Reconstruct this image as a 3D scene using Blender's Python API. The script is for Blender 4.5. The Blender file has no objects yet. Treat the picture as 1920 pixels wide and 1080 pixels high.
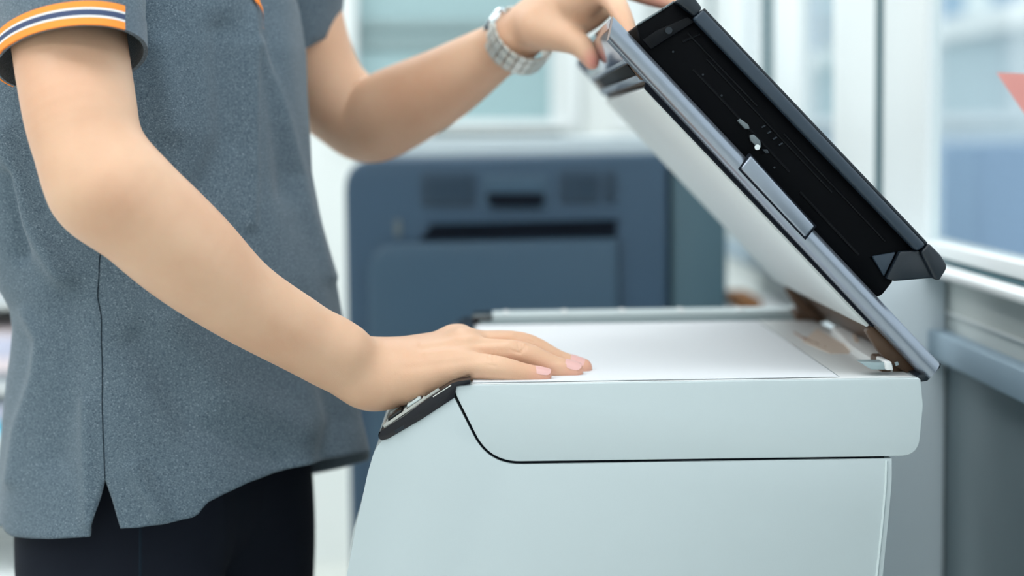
import bpy, bmesh, math, random
import numpy as np
from mathutils import Vector, Matrix, Euler

random.seed(4)
PI = math.pi
SC = bpy.context.scene
COL = SC.collection

# ------------------------------------------------------------------ camera, world, light
FPX = 3120.0                                   # focal length in pixels of the 1920 px wide frame
CAM = Vector((0.0, -1.3, 1.114))
ROLL = math.radians(0.8)
YAW = math.atan(42 / FPX)
PITCH = math.atan(286.6 / FPX)
RM = (Matrix.Rotation(-YAW, 3, 'Z') @ Matrix.Rotation(PI / 2 - PITCH, 3, 'X') @ Matrix.Rotation(-ROLL, 3, 'Z'))
RMI = RM.transposed()
cd = bpy.data.cameras.new('camera')
cam = bpy.data.objects.new('camera', cd)
COL.objects.link(cam)
cd.sensor_width = 36.0
cd.lens = FPX / 1920 * 36.0
cd.clip_start = 0.05
cam.matrix_world = Matrix.Translation(CAM) @ RM.to_4x4()
cd.dof.use_dof = True
cd.dof.focus_distance = 1.31
cd.dof.aperture_fstop = 2.7
cd.dof.aperture_blades = 0
SC.camera = cam

SC.view_settings.view_transform = 'Standard'
SC.view_settings.look = 'None'
SC.view_settings.exposure = 0.0
SC.view_settings.gamma = 1.0
SC.view_settings.use_curve_mapping = False

w = bpy.data.worlds.new('world')
SC.world = w
w.use_nodes = True
bg = w.node_tree.nodes['Background']
bg.inputs['Color'].default_value = (0.92, 0.97, 1.0, 1)
bg.inputs['Strength'].default_value = 1.5


def area(name, loc, rot, size, energy, color=(1, 1, 1)):
    l = bpy.data.lights.new(name, 'AREA')
    l.shape = 'RECTANGLE'
    l.size, l.size_y = size
    l.energy = energy
    l.color = color
    o = bpy.data.objects.new(name, l)
    COL.objects.link(o)
    o.location = loc
    o.rotation_euler = rot
    return o


# unseen ceiling lamps, added as fill; the camera-side row fills from the front
LAMPS = [(-1.7, -2.2), (-0.2, -2.2), (-1.7, -0.5), (-0.2, -0.5), (-1.7, 1.6), (-0.2, 1.6)]
for lx, ly in LAMPS:
    area('ceiling_fill_lamp', (lx, ly, 2.555), (0, 0, 0), (1.2, 0.6), (8.0 if lx < -1 else 4.0) if ly < -1 else ((14 if lx < -1 else 7) if ly < 0 else 14), (0.97, 0.99, 1.0))


# ------------------------------------------------------------------ projection helpers
def P(px, py, Y):
    """the point on the upright plane y = Y that the photograph shows at a pixel"""
    d = RM @ Vector(((px - 960) / FPX, -(py - 540) / FPX, -1.0))
    t = (Y - CAM.y) / d.y
    return CAM + d * t


def PZ(px, py, z):
    """the point on the level plane z that the photograph shows at a pixel"""
    d = RM @ Vector(((px - 960) / FPX, -(py - 540) / FPX, -1.0))
    t = (z - CAM.z) / d.z
    return CAM + d * t


def proj(p):
    v = RMI @ (Vector(p) - CAM)
    return 960 + FPX * v.x / -v.z, 540 - FPX * v.y / -v.z


def M(Y):
    """metres per photograph pixel at depth Y"""
    return (Y - CAM.y) / FPX


# ------------------------------------------------------------------ materials
def lin(c):
    return tuple((x / 255 / 12.92) if x / 255 <= 0.04045 else ((x / 255 + 0.055) / 1.055) ** 2.4 for x in c)


def mat(name, rgb, rough=0.5, metal=0.0, spec=0.5, var=0.04, vscale=6.0, bump=0.0, bscale=200.0, coat=0.0, sss=0.0):
    m = bpy.data.materials.new(name)
    m.use_nodes = True
    nt = m.node_tree
    b = nt.nodes['Principled BSDF']
    b.inputs['Roughness'].default_value = rough
    b.inputs['Metallic'].default_value = metal
    b.inputs['Specular IOR Level'].default_value = spec
    b.inputs['Coat Weight'].default_value = coat
    if sss:
        b.inputs['Subsurface Weight'].default_value = sss
        b.inputs['Subsurface Radius'].default_value = (0.012, 0.005, 0.003)
        b.inputs['Subsurface Scale'].default_value = 0.5
    tc = nt.nodes.new('ShaderNodeTexCoord')
    nz = nt.nodes.new('ShaderNodeTexNoise')
    nz.inputs['Scale'].default_value = vscale
    nz.inputs['Detail'].default_value = 4
    nt.links.new(tc.outputs['Object'], nz.inputs['Vector'])
    mx = nt.nodes.new('ShaderNodeMix')
    mx.data_type = 'RGBA'
    c = lin(rgb)
    mx.inputs[6].default_value = tuple(x * (1 - var) for x in c) + (1,)
    mx.inputs[7].default_value = tuple(min(1, x * (1 + var)) for x in c) + (1,)
    nt.links.new(nz.outputs['Fac'], mx.inputs[0])
    nt.links.new(mx.outputs[2], b.inputs['Base Color'])
    if bump:
        n2 = nt.nodes.new('ShaderNodeTexNoise')
        n2.inputs['Scale'].default_value = bscale
        n2.inputs['Detail'].default_value = 3
        nt.links.new(tc.outputs['Object'], n2.inputs['Vector'])
        bp = nt.nodes.new('ShaderNodeBump')
        bp.inputs['Strength'].default_value = bump
        bp.inputs['Distance'].default_value = 0.001
        nt.links.new(n2.outputs['Fac'], bp.inputs['Height'])
        nt.links.new(bp.outputs['Normal'], b.inputs['Normal'])
    return m


def fabric_mat(name, dark, light, fleck, scale=900.0):
    """heathered knit: fine flecks along the thread, a twill-like relief"""
    m = mat(name, dark, rough=0.95, spec=0.1)
    nt = m.node_tree
    b = nt.nodes['Principled BSDF']
    for l in list(b.inputs['Base Color'].links):
        nt.links.remove(l)
    tc = nt.nodes.new('ShaderNodeTexCoord')
    mp = nt.nodes.new('ShaderNodeMapping')
    mp.inputs['Scale'].default_value = (1.0, 1.0, 1.6)
    mp.inputs['Rotation'].default_value = (0, 0.5, 0)
    nt.links.new(tc.outputs['Object'], mp.inputs['Vector'])
    n1 = nt.nodes.new('ShaderNodeTexNoise')
    n1.inputs['Scale'].default_value = scale
    n1.inputs['Detail'].default_value = 2
    nt.links.new(mp.outputs['Vector'], n1.inputs['Vector'])
    r1 = nt.nodes.new('ShaderNodeValToRGB')
    e = r1.color_ramp.elements
    e[0].position, e[0].color = 0.32, lin(dark) + (1,)
    e[1].position, e[1].color = 0.62, lin(light) + (1,)
    e2 = r1.color_ramp.elements.new(0.80)
    e2.color = lin(fleck) + (1,)
    nt.links.new(n1.outputs['Fac'], r1.inputs['Fac'])
    nt.links.new(r1.outputs['Color'], b.inputs['Base Color'])
    bp = nt.nodes.new('ShaderNodeBump')
    bp.inputs['Strength'].default_value = 0.35
    bp.inputs['Distance'].default_value = 0.0008
    nt.links.new(n1.outputs['Fac'], bp.inputs['Height'])
    nt.links.new(bp.outputs['Normal'], b.inputs['Normal'])
    b.inputs['Sheen Weight'].default_value = 0.15
    b.inputs['Sheen Roughness'].default_value = 0.5
    return m


def skin_mat():
    m = mat('skin', (214, 170, 142), rough=0.48, spec=0.35, sss=0.25)
    nt = m.node_tree
    b = nt.nodes['Principled BSDF']
    for l in list(b.inputs['Base Color'].links):
        nt.links.remove(l)
    tc = nt.nodes.new('ShaderNodeTexCoord')
    n1 = nt.nodes.new('ShaderNodeTexNoise')
    n1.inputs['Scale'].default_value = 14
    n1.inputs['Detail'].default_value = 5
    nt.links.new(tc.outputs['Object'], n1.inputs['Vector'])
    r = nt.nodes.new('ShaderNodeValToRGB')
    e = r.color_ramp.elements
    e[0].position, e[0].color = 0.3, lin((213, 166, 136)) + (1,)
    e[1].position, e[1].color = 0.7, lin((226, 186, 156)) + (1,)
    nt.links.new(n1.outputs['Fac'], r.inputs['Fac'])
    # pinker finger tips: a mesh attribute of the body
    at = nt.nodes.new('ShaderNodeAttribute')
    at.attribute_name = 'pink'
    mx = nt.nodes.new('ShaderNodeMix')
    mx.data_type = 'RGBA'
    mx.inputs[7].default_value = lin((224, 150, 138)) + (1,)
    nt.links.new(at.outputs['Fac'], mx.inputs[0])
    nt.links.new(r.outputs['Color'], mx.inputs[6])
    nt.links.new(mx.outputs[2], b.inputs['Base Color'])
    n2 = nt.nodes.new('ShaderNodeTexVoronoi')
    n2.inputs['Scale'].default_value = 900
    nt.links.new(tc.outputs['Object'], n2.inputs['Vector'])
    bp = nt.nodes.new('ShaderNodeBump')
    bp.inputs['Strength'].default_value = 0.12
    bp.inputs['Distance'].default_value = 0.0006
    nt.links.new(n2.outputs['Distance'], bp.inputs['Height'])
    nt.links.new(bp.outputs['Normal'], b.inputs['Normal'])
    return m


def glass_mat(name, tint=(0.93, 0.97, 0.98), gloss=0.06):
    m = bpy.data.materials.new(name)
    m.use_nodes = True
    nt = m.node_tree
    nt.nodes.remove(nt.nodes['Principled BSDF'])
    tr = nt.nodes.new('ShaderNodeBsdfTransparent')
    tr.inputs['Color'].default_value = tint + (1,)
    gl = nt.nodes.new('ShaderNodeBsdfGlossy')
    gl.inputs['Roughness'].default_value = 0.02
    lw = nt.nodes.new('ShaderNodeLayerWeight')
    lw.inputs['Blend'].default_value = 0.5
    fr = nt.nodes.new('ShaderNodeMath')
    fr.operation = 'POWER'
    fr.inputs[1].default_value = 5.0
    nt.links.new(lw.outputs['Facing'], fr.inputs[0])
    mx = nt.nodes.new('ShaderNodeMixShader')
    nt.links.new(fr.outputs[0], mx.inputs[0])
    nt.links.new(tr.outputs[0], mx.inputs[1])
    nt.links.new(gl.outputs[0], mx.inputs[2])
    nt.links.new(mx.outputs[0], nt.nodes['Material Output'].inputs['Surface'])
    return m


MT = dict(
    wall=mat('wall_paint', (230, 235, 234), 0.8, var=0.01),
    pier=mat('pale_pier_paint', (218, 230, 237), 0.7, var=0.01),
    wall_band=mat('light_grey_wall_paint', (216, 223, 221), 0.7, var=0.02),
    wall_low=mat('wall_shade_grey', (118, 132, 138), 0.7, var=0.02),  # shade below the trunking, put into a darker wall colour
    frame=mat('white_frame', (236, 241, 242), 0.45, var=0.01),
    teal=mat('teal_gasket', (52, 92, 102), 0.6),
    trunk=mat('grey_blue_trunking', (150, 172, 188), 0.5, var=0.02),
    floor=mat('pale_floor', (226, 229, 224), 0.5, var=0.02, vscale=3),
    ceil=mat('ceiling_paint', (238, 240, 240), 0.9),
    frost=mat('frosted_pane', (158, 186, 190), 0.35, var=0.05, vscale=1.2),
    frost_b=mat('frosted_pane_rail', (140, 160, 162), 0.45, var=0.03),
    navy=mat('slate_blue_plastic', (46, 72, 94), 0.5, var=0.05, vscale=4),
    navy2=mat('slate_blue_panel', (52, 78, 98), 0.45, var=0.05, vscale=4),
    teal_mod=mat('teal_grey_plastic', (62, 90, 102), 0.5, var=0.06, vscale=4),
    navyd=mat('dark_vent', (42, 58, 72), 0.7),
    slot=mat('slot_black', (14, 20, 30), 0.8, spec=0.1),
    topgrey=mat('pale_grey_plastic', (196, 208, 214), 0.5, var=0.02),
    body=mat('copier_shell', (194, 205, 208), 0.42, var=0.012, vscale=3, bump=0.05, bscale=1500),
    bodyw=mat('copier_frame_white', (226, 228, 228), 0.45, var=0.01),
    seam=mat('seam_dark', (22, 26, 34), 0.8, spec=0.1),
    gloss=mat('gloss_black', (18, 18, 26), 0.16, spec=0.45, var=0.02),
    black=mat('matt_black', (4, 5, 8), 0.5, spec=0.06, var=0.1, vscale=30),
    blackr=mat('rib_black', (10, 12, 16), 0.4, spec=0.12, var=0.1, vscale=30),
    slate=mat('slate_cover', (46, 58, 70), 0.38, spec=0.35, var=0.08, vscale=25),
    slated=mat('dark_slate_cover', (26, 34, 42), 0.3, spec=0.4, var=0.15, vscale=18),
    silver=mat('brushed_silver', (146, 154, 166), 0.30, metal=0.8, spec=0.5, var=0.03, vscale=20),
    lip=mat('mirror_lip', (150, 140, 150), 0.14, metal=0.85, var=0.05),
    lidunder=mat('lid_underside', (92, 70, 54), 0.4, spec=0.3, var=0.1, vscale=12),  # brown tint holds the warm lens-flare glow over dark grey plastic
    foam=mat('white_foam_pad', (226, 232, 232), 0.6, var=0.01),
    paper=mat('paper', (226, 229, 233), 0.8, var=0.005, spec=0.2),
    label=mat('beige_label', (206, 190, 176), 0.6, var=0.05, vscale=60),
    labelink=mat('label_ink', (150, 118, 98), 0.6),
    rail=mat('rail_grey', (200, 212, 214), 0.4, var=0.01),
    clip=mat('grey_clip', (96, 106, 110), 0.4),
    raild=mat('rail_shadow_grey', (150, 168, 172), 0.5),
    key=mat('key_grey', (196, 208, 208), 0.35),
    keyd=mat('key_dark', (14, 22, 24), 0.3),
    steel=mat('polished_steel', (230, 234, 236), 0.12, metal=1.0, var=0.01),
    steelb=mat('bracelet_steel', (212, 212, 206), 0.34, metal=0.55, var=0.03, vscale=40),
    shirt=fabric_mat('heather_grey_knit', (62, 77, 90), (106, 121, 132), (176, 186, 193)),
    shirt_rib=fabric_mat('heather_grey_hem', (70, 84, 97), (104, 117, 128), (150, 161, 170)),
    seamthread=mat('dark_thread', (30, 40, 50), 0.9, spec=0.05),
    orange=mat('orange_rib', (255, 150, 70), 0.9, spec=0.1, bump=0.3, bscale=900),
    whiterib=mat('white_rib', (228, 226, 226), 0.9, spec=0.1, bump=0.3, bscale=900),
    navyrib=mat('navy_rib', (74, 84, 112), 0.9, spec=0.1, bump=0.3, bscale=900),
    trouser=mat('black_trouser_cloth', (24, 28, 38), 0.85, spec=0.15, var=0.1, vscale=10, bump=0.25, bscale=1200),
    skin=skin_mat(),
    nail=mat('nail', (226, 178, 172), 0.28, spec=0.5, var=0.04, vscale=60),
    hair=mat('hair', (24, 20, 18), 0.5, var=0.2, vscale=60, bump=0.5, bscale=300),
    shoe=mat('shoe_leather', (20, 20, 22), 0.35),
    glass=glass_mat('window_glass'),
    scanglass=mat('scanner_glass', (150, 165, 170), 0.06, spec=0.5),
    facade=mat('outside_blue_grey', (150, 176, 204), 0.8, var=0.08, vscale=0.8),
    facade2=mat('outside_grey', (184, 198, 206), 0.8, var=0.08, vscale=0.8),
    facadew=mat('outside_white', (238, 242, 242), 0.8),
    ground=mat('outside_paving', (170, 175, 176), 0.9, var=0.05),
    coral=mat('coral_sticker', (238, 158, 150), 0.6),
    card=mat('cardboard', (170, 118, 76), 0.85, var=0.06),
    lav=mat('lavender_paper', (206, 208, 230), 0.8),
    pinkp=mat('pale_pink_paper', (240, 226, 230), 0.8),
    darkp=mat('grey_folder', (130, 140, 150), 0.7),
    slatep=mat('slate_folder', (110, 130, 146), 0.7),
    cyan=mat('cyan_folder', (110, 196, 226), 0.6),
    lamp=mat('lamp_housing', (240, 240, 240), 0.6),
)
dm = bpy.data.materials.new('lamp_diffuser')
dm.use_nodes = True
dm.node_tree.nodes['Principled BSDF'].inputs['Emission Color'].default_value = (0.97, 0.99, 1, 1)
dm.node_tree.nodes['Principled BSDF'].inputs['Emission Strength'].default_value = 3.0
MT['diffuser'] = dm

# ------------------------------------------------------------------ object helpers
ORG = {}


def place(o, parent, origin):
    ORG[o] = Vector(origin)
    if parent is not None:
        o.parent = parent
        o.location = Vector(origin) - ORG[parent]
    else:
        o.location = origin


def tag(o, label=None, cat=None, group=None, kind=None):
    for k, v in (('label', label), ('category', cat), ('group', group), ('kind', kind)):
        if v:
            o[k] = v
    return o


def thing(name, loc, label, cat, group=None):
    o = bpy.data.objects.new(name, None)
    o.empty_display_size = 0.05
    COL.objects.link(o)
    place(o, None, loc)
    return tag(o, label, cat, group)


def mesh_obj(name, verts, faces, m, parent=None, smooth=True, sharp=math.radians(38), base=False):
    vs = np.array([tuple(v) for v in verts], dtype=float)
    c = Vector((vs.min(0) + vs.max(0)) / 2)
    if base:
        c.z = vs[:, 2].min()
    me = bpy.data.meshes.new(name)
    me.from_pydata([tuple(Vector(v) - c) for v in vs], [], faces)
    me.validate()
    me.update()
    o = bpy.data.objects.new(name, me)
    COL.objects.link(o)
    place(o, parent, c)
    me.materials.append(MT[m])
    if smooth:
        me.polygons.foreach_set('use_smooth', [True] * len(me.polygons))
        if sharp:
            me.set_sharp_from_angle(angle=sharp)
    return o


def bm_obj(name, bm, m, parent=None, smooth=True, sharp=math.radians(38), base=False):
    bm.normal_update()
    bmesh.ops.recalc_face_normals(bm, faces=bm.faces)
    bm.verts.index_update()
    vs = [v.co.copy() for v in bm.verts]
    fs = [[v.index for v in f.verts] for f in bm.faces]
    bm.free()
    return mesh_obj(name, vs, fs, m, parent, smooth, sharp, base)


def bevel_bm(bm, width, seg=2, ang=30):
    if width <= 0:
        return
    bm.normal_update()
    es = [e for e in bm.edges if len(e.link_faces) == 2 and e.calc_face_angle(0) > math.radians(ang)]
    bmesh.ops.bevel(bm, geom=es, offset=width, offset_type='OFFSET', segments=seg, profile=0.5, affect='EDGES', clamp_overlap=True)


def round_poly(pts, rad, n=5):
    """round chosen corners of a 2-D polygon: rad = {index: radius}"""
    out = []
    N = len(pts)
    for i, p in enumerate(pts):
        r = rad.get(i, 0)
        if not r:
            out.append(p)
            continue
        a = Vector(pts[i - 1]) - Vector(p)
        b = Vector(pts[(i + 1) % N]) - Vector(p)
        p0 = Vector(p) + a.normalized() * r
        p1 = Vector(p) + b.normalized() * r
        for k in range(n + 1):
            t = k / n
            q = p0 * (1 - t) ** 2 + Vector(p) * 2 * t * (1 - t) + p1 * t * t
            out.append((q.x, q.y))
    return out


def prism_bm(bm, pts, Y0, Y1, yref):
    ws = [P(x, y, yref) for x, y in pts]
    a = [bm.verts.new((p.x, Y0, p.z)) for p in ws]
    b = [bm.verts.new((p.x, Y1, p.z)) for p in ws]
    n = len(ws)
    bm.faces.new(a)
    bm.faces.new(b[::-1])
    for i in range(n):
        j = (i + 1) % n
        bm.faces.new((a[i], b[i], b[j], a[j]))
    bmesh.ops.recalc_face_normals(bm, faces=bm.faces)


def prism(name, pts, Y0, Y1, m, parent=None, yref=0.0, bevel=0.0, seg=2, ang=30, base=False, sharp=38):
    """a solid whose outline in the x-z plane is read at depth yref, running from y = Y0 to Y1"""
    bm = bmesh.new()
    prism_bm(bm, pts, Y0, Y1, yref)
    bevel_bm(bm, bevel, seg, ang)
    return bm_obj(name, bm, m, parent, base=base, sharp=math.radians(sharp))


def box_bm(bm, lo, hi):
    v = [bm.verts.new((x, y, z)) for x in (lo[0], hi[0]) for y in (lo[1], hi[1]) for z in (lo[2], hi[2])]
    for f in ((0, 1, 3, 2), (4, 6, 7, 5), (0, 4, 5, 1), (2, 3, 7, 6), (0, 2, 6, 4), (1, 5, 7, 3)):
        bm.faces.new([v[i] for i in f])


def box(name, lo, hi, m, parent=None, bevel=0.0, seg=2, base=False):
    bm = bmesh.new()
    box_bm(bm, lo, hi)
    bevel_bm(bm, bevel, seg)
    return bm_obj(name, bm, m, parent, base=base)


def rbox(p0, p1):
    """pixel rectangle to a list of corners"""
    return [(p0[0], p0[1]), (p1[0], p0[1]), (p1[0], p1[1]), (p0[0], p1[1])]


def tube_bm(bm, pts, r, n=8):
    pts = [Vector(p) for p in pts]
    rs = r if isinstance(r, (list, tuple)) else [r] * len(pts)
    prev = None
    rings = []
    for i, p in enumerate(pts):
        d = (pts[min(i + 1, len(pts) - 1)] - pts[max(i - 1, 0)]).normalized()
        if prev is None:
            u = d.orthogonal().normalized()
        else:
            u = (prev - d * prev.dot(d)).normalized()
        prev = u
        v = d.cross(u)
        rings.append([bm.verts.new(p + (u * math.cos(2 * PI * k / n) + v * math.sin(2 * PI * k / n)) * rs[i]) for k in range(n)])
    for a, b in zip(rings, rings[1:]):
        for k in range(n):
            bm.faces.new((a[k], a[(k + 1) % n], b[(k + 1) % n], b[k]))
    bm.faces.new(rings[0][::-1])
    bm.faces.new(rings[-1])


def tube(name, pts, r, m, parent=None, n=8):
    bm = bmesh.new()
    tube_bm(bm, pts, r, n)
    return bm_obj(name, bm, m, parent)


def struct(o):
    return tag(o, kind='structure')


# ------------------------------------------------------------------ implicit surfaces for bodies
def catmull(A, n):
    A = np.asarray(A, float)
    if len(A) < 3 or n < 2:
        return A
    E = np.vstack([2 * A[0] - A[1], A, 2 * A[-1] - A[-2]])
    out = []
    for i in range(1, len(E) - 2):
        for k in range(n):
            t = k / n
            p0, p1, p2, p3 = E[i - 1], E[i], E[i + 1], E[i + 2]
            out.append(0.5 * ((2 * p1) + (-p0 + p2) * t + (2 * p0 - 5 * p1 + 4 * p2 - p3) * t * t + (-p0 + 3 * p1 - 3 * p2 + p3) * t ** 3))
    out.append(A[-1])
    return np.array(out)


def chain(pts, ys=1.0, k=0.010, n=4, cut=False):
    """pts: (px, py, Y, radius px); a tapering limb whose section is ys times as deep in y as it is high"""
    A = []
    for px, py, Y, r in pts:
        p = P(px, py, Y)
        A.append((p.x, p.y, p.z, r * M(Y)))
    return dict(A=catmull(A, n), ys=ys, k=k, cut=cut)


def wchain(pts, ys=1.0, k=0.02, n=4, cut=False):
    return dict(A=catmull(pts, n), ys=ys, k=k, cut=cut)


def sdf_mesh(chains, vox, pad=0.006, smooth=0, box_lo=None, box_hi=None):
    lo = np.min([(c['A'][:, :3] - (c['A'][:, 3:4] * np.array([[1, max(1, c['ys']), 1]]))).min(0) for c in chains if not c['cut']], 0) - pad
    hi = np.max([(c['A'][:, :3] + (c['A'][:, 3:4] * np.array([[1, max(1, c['ys']), 1]]))).max(0) for c in chains if not c['cut']], 0) + pad
    if box_lo is not None:
        lo = np.maximum(lo, np.array(box_lo))
    if box_hi is not None:
        hi = np.minimum(hi, np.array(box_hi))
    n = np.ceil((hi - lo) / vox).astype(int) + 1
    kmax = max(c['k'] for c in chains)
    ax = [(lo[i] + np.arange(n[i]) * vox).astype(np.float32) for i in range(3)]
    D = np.full(n, 1.0, np.float32)
    for c in chains:
        A, ys, k = c['A'], c['ys'], c['k']
        mg = kmax + 2.5 * vox
        R = A[:, 3].max() + mg

        def rng(p, q, r):
            s = []
            for i in range(3):
                e = r * (max(1, ys) if i == 1 else 1)
                a = int(np.clip(np.floor((min(p[i], q[i]) - e - lo[i]) / vox), 0, n[i] - 1))
                b = int(np.clip(np.ceil((max(p[i], q[i]) + e - lo[i]) / vox) + 1, a + 1, n[i]))
                s.append((a, b))
            return s
        B = rng(A[:, :3].min(0), A[:, :3].max(0), R)
        Dc = np.full([b - a for a, b in B], 1.0, np.float32)
        for s, e in zip(A, A[1:]):
            r_ = max(s[3], e[3]) + mg
            S = rng(s[:3], e[:3], r_)
            X = ax[0][S[0][0]:S[0][1]][:, None, None] - s[0]
            Y = ax[1][S[1][0]:S[1][1]][None, :, None] - s[1]
            Z = ax[2][S[2][0]:S[2][1]][None, None, :] - s[2]
            d = e[:3] - s[:3]
            L = float(d @ d) + 1e-12
            pr = (X * d[0] + Y * d[1] + Z * d[2]) / L
            if k > 0.001:
                ln = math.sqrt(L)
                sl_ = float(np.clip((e[3] - s[3]) / ln, -0.9, 0.9))
                px_, py_, pz_ = X - pr * d[0], (Y - pr * d[1]) / ys, Z - pr * d[2]
                pr = pr + np.sqrt(px_ * px_ + py_ * py_ + pz_ * pz_) * (sl_ / math.sqrt(1 - sl_ * sl_) / ln)
            t = np.clip(pr, 0, 1)
            dx, dy, dz = X - t * d[0], (Y - t * d[1]) / ys, Z - t * d[2]
            q = np.sqrt(dx * dx + dy * dy + dz * dz) - (s[3] + t * (e[3] - s[3]))
            sl = tuple(slice(S[i][0] - B[i][0], S[i][1] - B[i][0]) for i in range(3))
            Dc[sl] = np.minimum(Dc[sl], q.astype(np.float32))
        sl = tuple(slice(a, b) for a, b in B)
        G = D[sl]
        if c['cut']:
            a_, b_ = G, -Dc
            h = np.clip(0.5 - 0.5 * (b_ - a_) / k, 0, 1)
            D[sl] = b_ * (1 - h) + a_ * h + k * h * (1 - h)
            D[sl] = np.where(Dc > 0.5, G, D[sl])
        else:
            h = np.clip(0.5 + 0.5 * (Dc - G) / k, 0, 1)
            D[sl] = Dc * (1 - h) + G * h - k * h * (1 - h)
    # surface nets
    I = D < 0
    cnt = np.zeros([m - 1 for m in n], np.int8)
    for a in (0, 1):
        for b in (0, 1):
            for c_ in (0, 1):
                cnt += I[a:n[0] - 1 + a, b:n[1] - 1 + b, c_:n[2] - 1 + c_]
    act = (cnt > 0) & (cnt < 8)
    ids = np.full(act.shape, -1, np.int32)
    idx = np.argwhere(act)
    ids[act] = np.arange(len(idx))
    acc = np.zeros((len(idx), 3))
    num = np.zeros(len(idx))
    corners = [(a, b, c_) for a in (0, 1) for b in (0, 1) for c_ in (0, 1)]
    val = {c_: D[idx[:, 0] + c_[0], idx[:, 1] + c_[1], idx[:, 2] + c_[2]].astype(float) for c_ in corners}
    for a in corners:
        for i in range(3):
            if a[i] == 0:
                b = list(a)
                b[i] = 1
                b = tuple(b)
                va, vb = val[a], val[b]
                cr = (va < 0) != (vb < 0)
                t = np.where(cr, va / np.where(cr, va - vb, 1), 0)
                p = np.repeat(np.array([a], float), len(idx), 0)
                p[:, i] += t
                acc[cr] += p[cr]
                num[cr] += 1
    V = (idx + acc / num[:, None]) * vox + lo
    F = []
    for i in range(3):
        j, k_ = (i + 1) % 3, (i + 2) % 3
        s0 = [slice(None)] * 3
        s1 = [slice(None)] * 3
        s0[i] = slice(0, n[i] - 1)
        s1[i] = slice(1, n[i])
        a, b = I[tuple(s0)], I[tuple(s1)]
        for sgn in (True, False):
            E = np.argwhere((a != b) & (a == sgn))
            E = E[(E[:, j] > 0) & (E[:, k_] > 0) & (E[:, j] < n[j] - 1) & (E[:, k_] < n[k_] - 1)]
            q = []
            for dj, dk in ((1, 1), (0, 1), (0, 0), (1, 0)):
                e = E.copy()
                e[:, j] -= dj
                e[:, k_] -= dk
                q.append(ids[e[:, 0], e[:, 1], e[:, 2]])
            q = np.stack(q, 1)
            F.append(q if sgn else q[:, ::-1])
    F = np.vstack(F)
    if smooth:
        E = np.vstack([F[:, [0, 1]], F[:, [1, 2]], F[:, [2, 3]], F[:, [3, 0]]])
        deg = np.bincount(E.ravel(), minlength=len(V)).astype(float)[:, None]
        free = np.ones((len(V), 1))
        if box_lo is not None or box_hi is not None:
            e_ = np.sort(E, axis=1)
            key = e_[:, 0].astype(np.int64) * len(V) + e_[:, 1]
            uq, ct = np.unique(key, return_counts=True)
            bd = uq[ct == 1]
            free[np.concatenate([bd // len(V), bd % len(V)])] = 0
        for it in range(smooth):
            for lam in (0.6, -0.62):
                A_ = np.zeros_like(V)
                for i in range(3):
                    A_[:, i] = np.bincount(E[:, 0], V[E[:, 1], i], len(V)) + np.bincount(E[:, 1], V[E[:, 0], i], len(V))
                V = V + lam * (A_ / deg - V) * free
    return V, F


def np_mesh(name, V, F, m, parent=None, origin=None, attr=None):
    c = (V.min(0) + V.max(0)) / 2 if origin is None else np.array(origin)
    me = bpy.data.meshes.new(name)
    me.vertices.add(len(V))
    me.vertices.foreach_set('co', (V - c).astype(np.float32).ravel())
    me.loops.add(F.size)
    me.loops.foreach_set('vertex_index', F.astype(np.int32).ravel())
    me.polygons.add(len(F))
    me.polygons.foreach_set('loop_start', np.arange(0, F.size, 4, dtype=np.int32))
    me.polygons.foreach_set('use_smooth', np.ones(len(F), bool))
    me.update(calc_edges=True)
    if attr is not None:
        a = me.attributes.new('pink', 'FLOAT', 'POINT')
        a.data.foreach_set('value', attr.astype(np.float32))
    me.materials.append(MT[m])
    o = bpy.data.objects.new(name, me)
    COL.objects.link(o)
    place(o, parent, Vector(c))
    return o

# ------------------------------------------------------------------ the room
XW = 0.50                      # inner face of the window wall on the right
YB = 3.0                       # inner face of the far wall
CZ = CAM.z
struct(box('floor', (-3.2, -3.2, -0.1), (XW + 0.12, YB + 0.1, 0.0), 'floor'))
struct(box('ceiling', (-3.2, -3.2, 2.6), (XW + 0.12, YB + 0.1, 2.7), 'ceil'))
struct(box('wall_left', (-3.32, -3.2, 0.0), (-3.2, YB + 0.1, 2.6), 'wall'))
struct(box('wall_front', (-3.2, -3.32, 0.0), (XW + 0.12, -3.2, 2.6), 'wall'))


def zs(slope):                 # height on the window wall of a line that recedes with this slope in the photograph
    return CZ - slope * XW


def wy(px):                    # depth of a pixel column on the window wall
    return FPX * XW / (px - 914) - 1.3


# far wall: solid below, white piers, an obscured window behind the large printer
wb = struct(prism('wall_back', [(-900, 262), (560, 262), (560, -700), (655, -700), (655, 240), (1047, 240), (1047, -700),
                                (1300, -700), (1300, 1072), (-900, 1072)], YB, YB + 0.12, 'wall', yref=YB))
struct(prism('wall_back_upper', [(-900, -700), (559, -700), (559, 261), (-900, 261)], YB, YB + 0.12, 'wall', yref=YB))
struct(prism('trim_1', rbox((1062, -420), (1086, 250)), YB - 0.03, YB, 'frame', yref=YB, bevel=0.004))
struct(prism('trim_2', rbox((1150, -420), (1210, 250)), YB - 0.05, YB, 'frame', yref=YB, bevel=0.004))
win1 = bpy.data.objects.new('window_1', None)
COL.objects.link(win1)
place(win1, None, P(850, 245, YB))
struct(win1)
prism('pane', rbox((662, -420), (1040, 228)), YB + 0.05, YB + 0.06, 'frost', win1, yref=YB)
for y0, y1 in ((-300, -285), (-160, -146), (36, 56), (70, 90)):
    prism('pane_rail', rbox((668, y0), (1034, y1)), YB + 0.035, YB + 0.05, 'frost_b', win1, yref=YB, bevel=0.003)
prism('window_frame', rbox((655, -430), (668, 240)), YB - 0.01, YB + 0.08, 'frame', win1, yref=YB, bevel=0.004)
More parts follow.
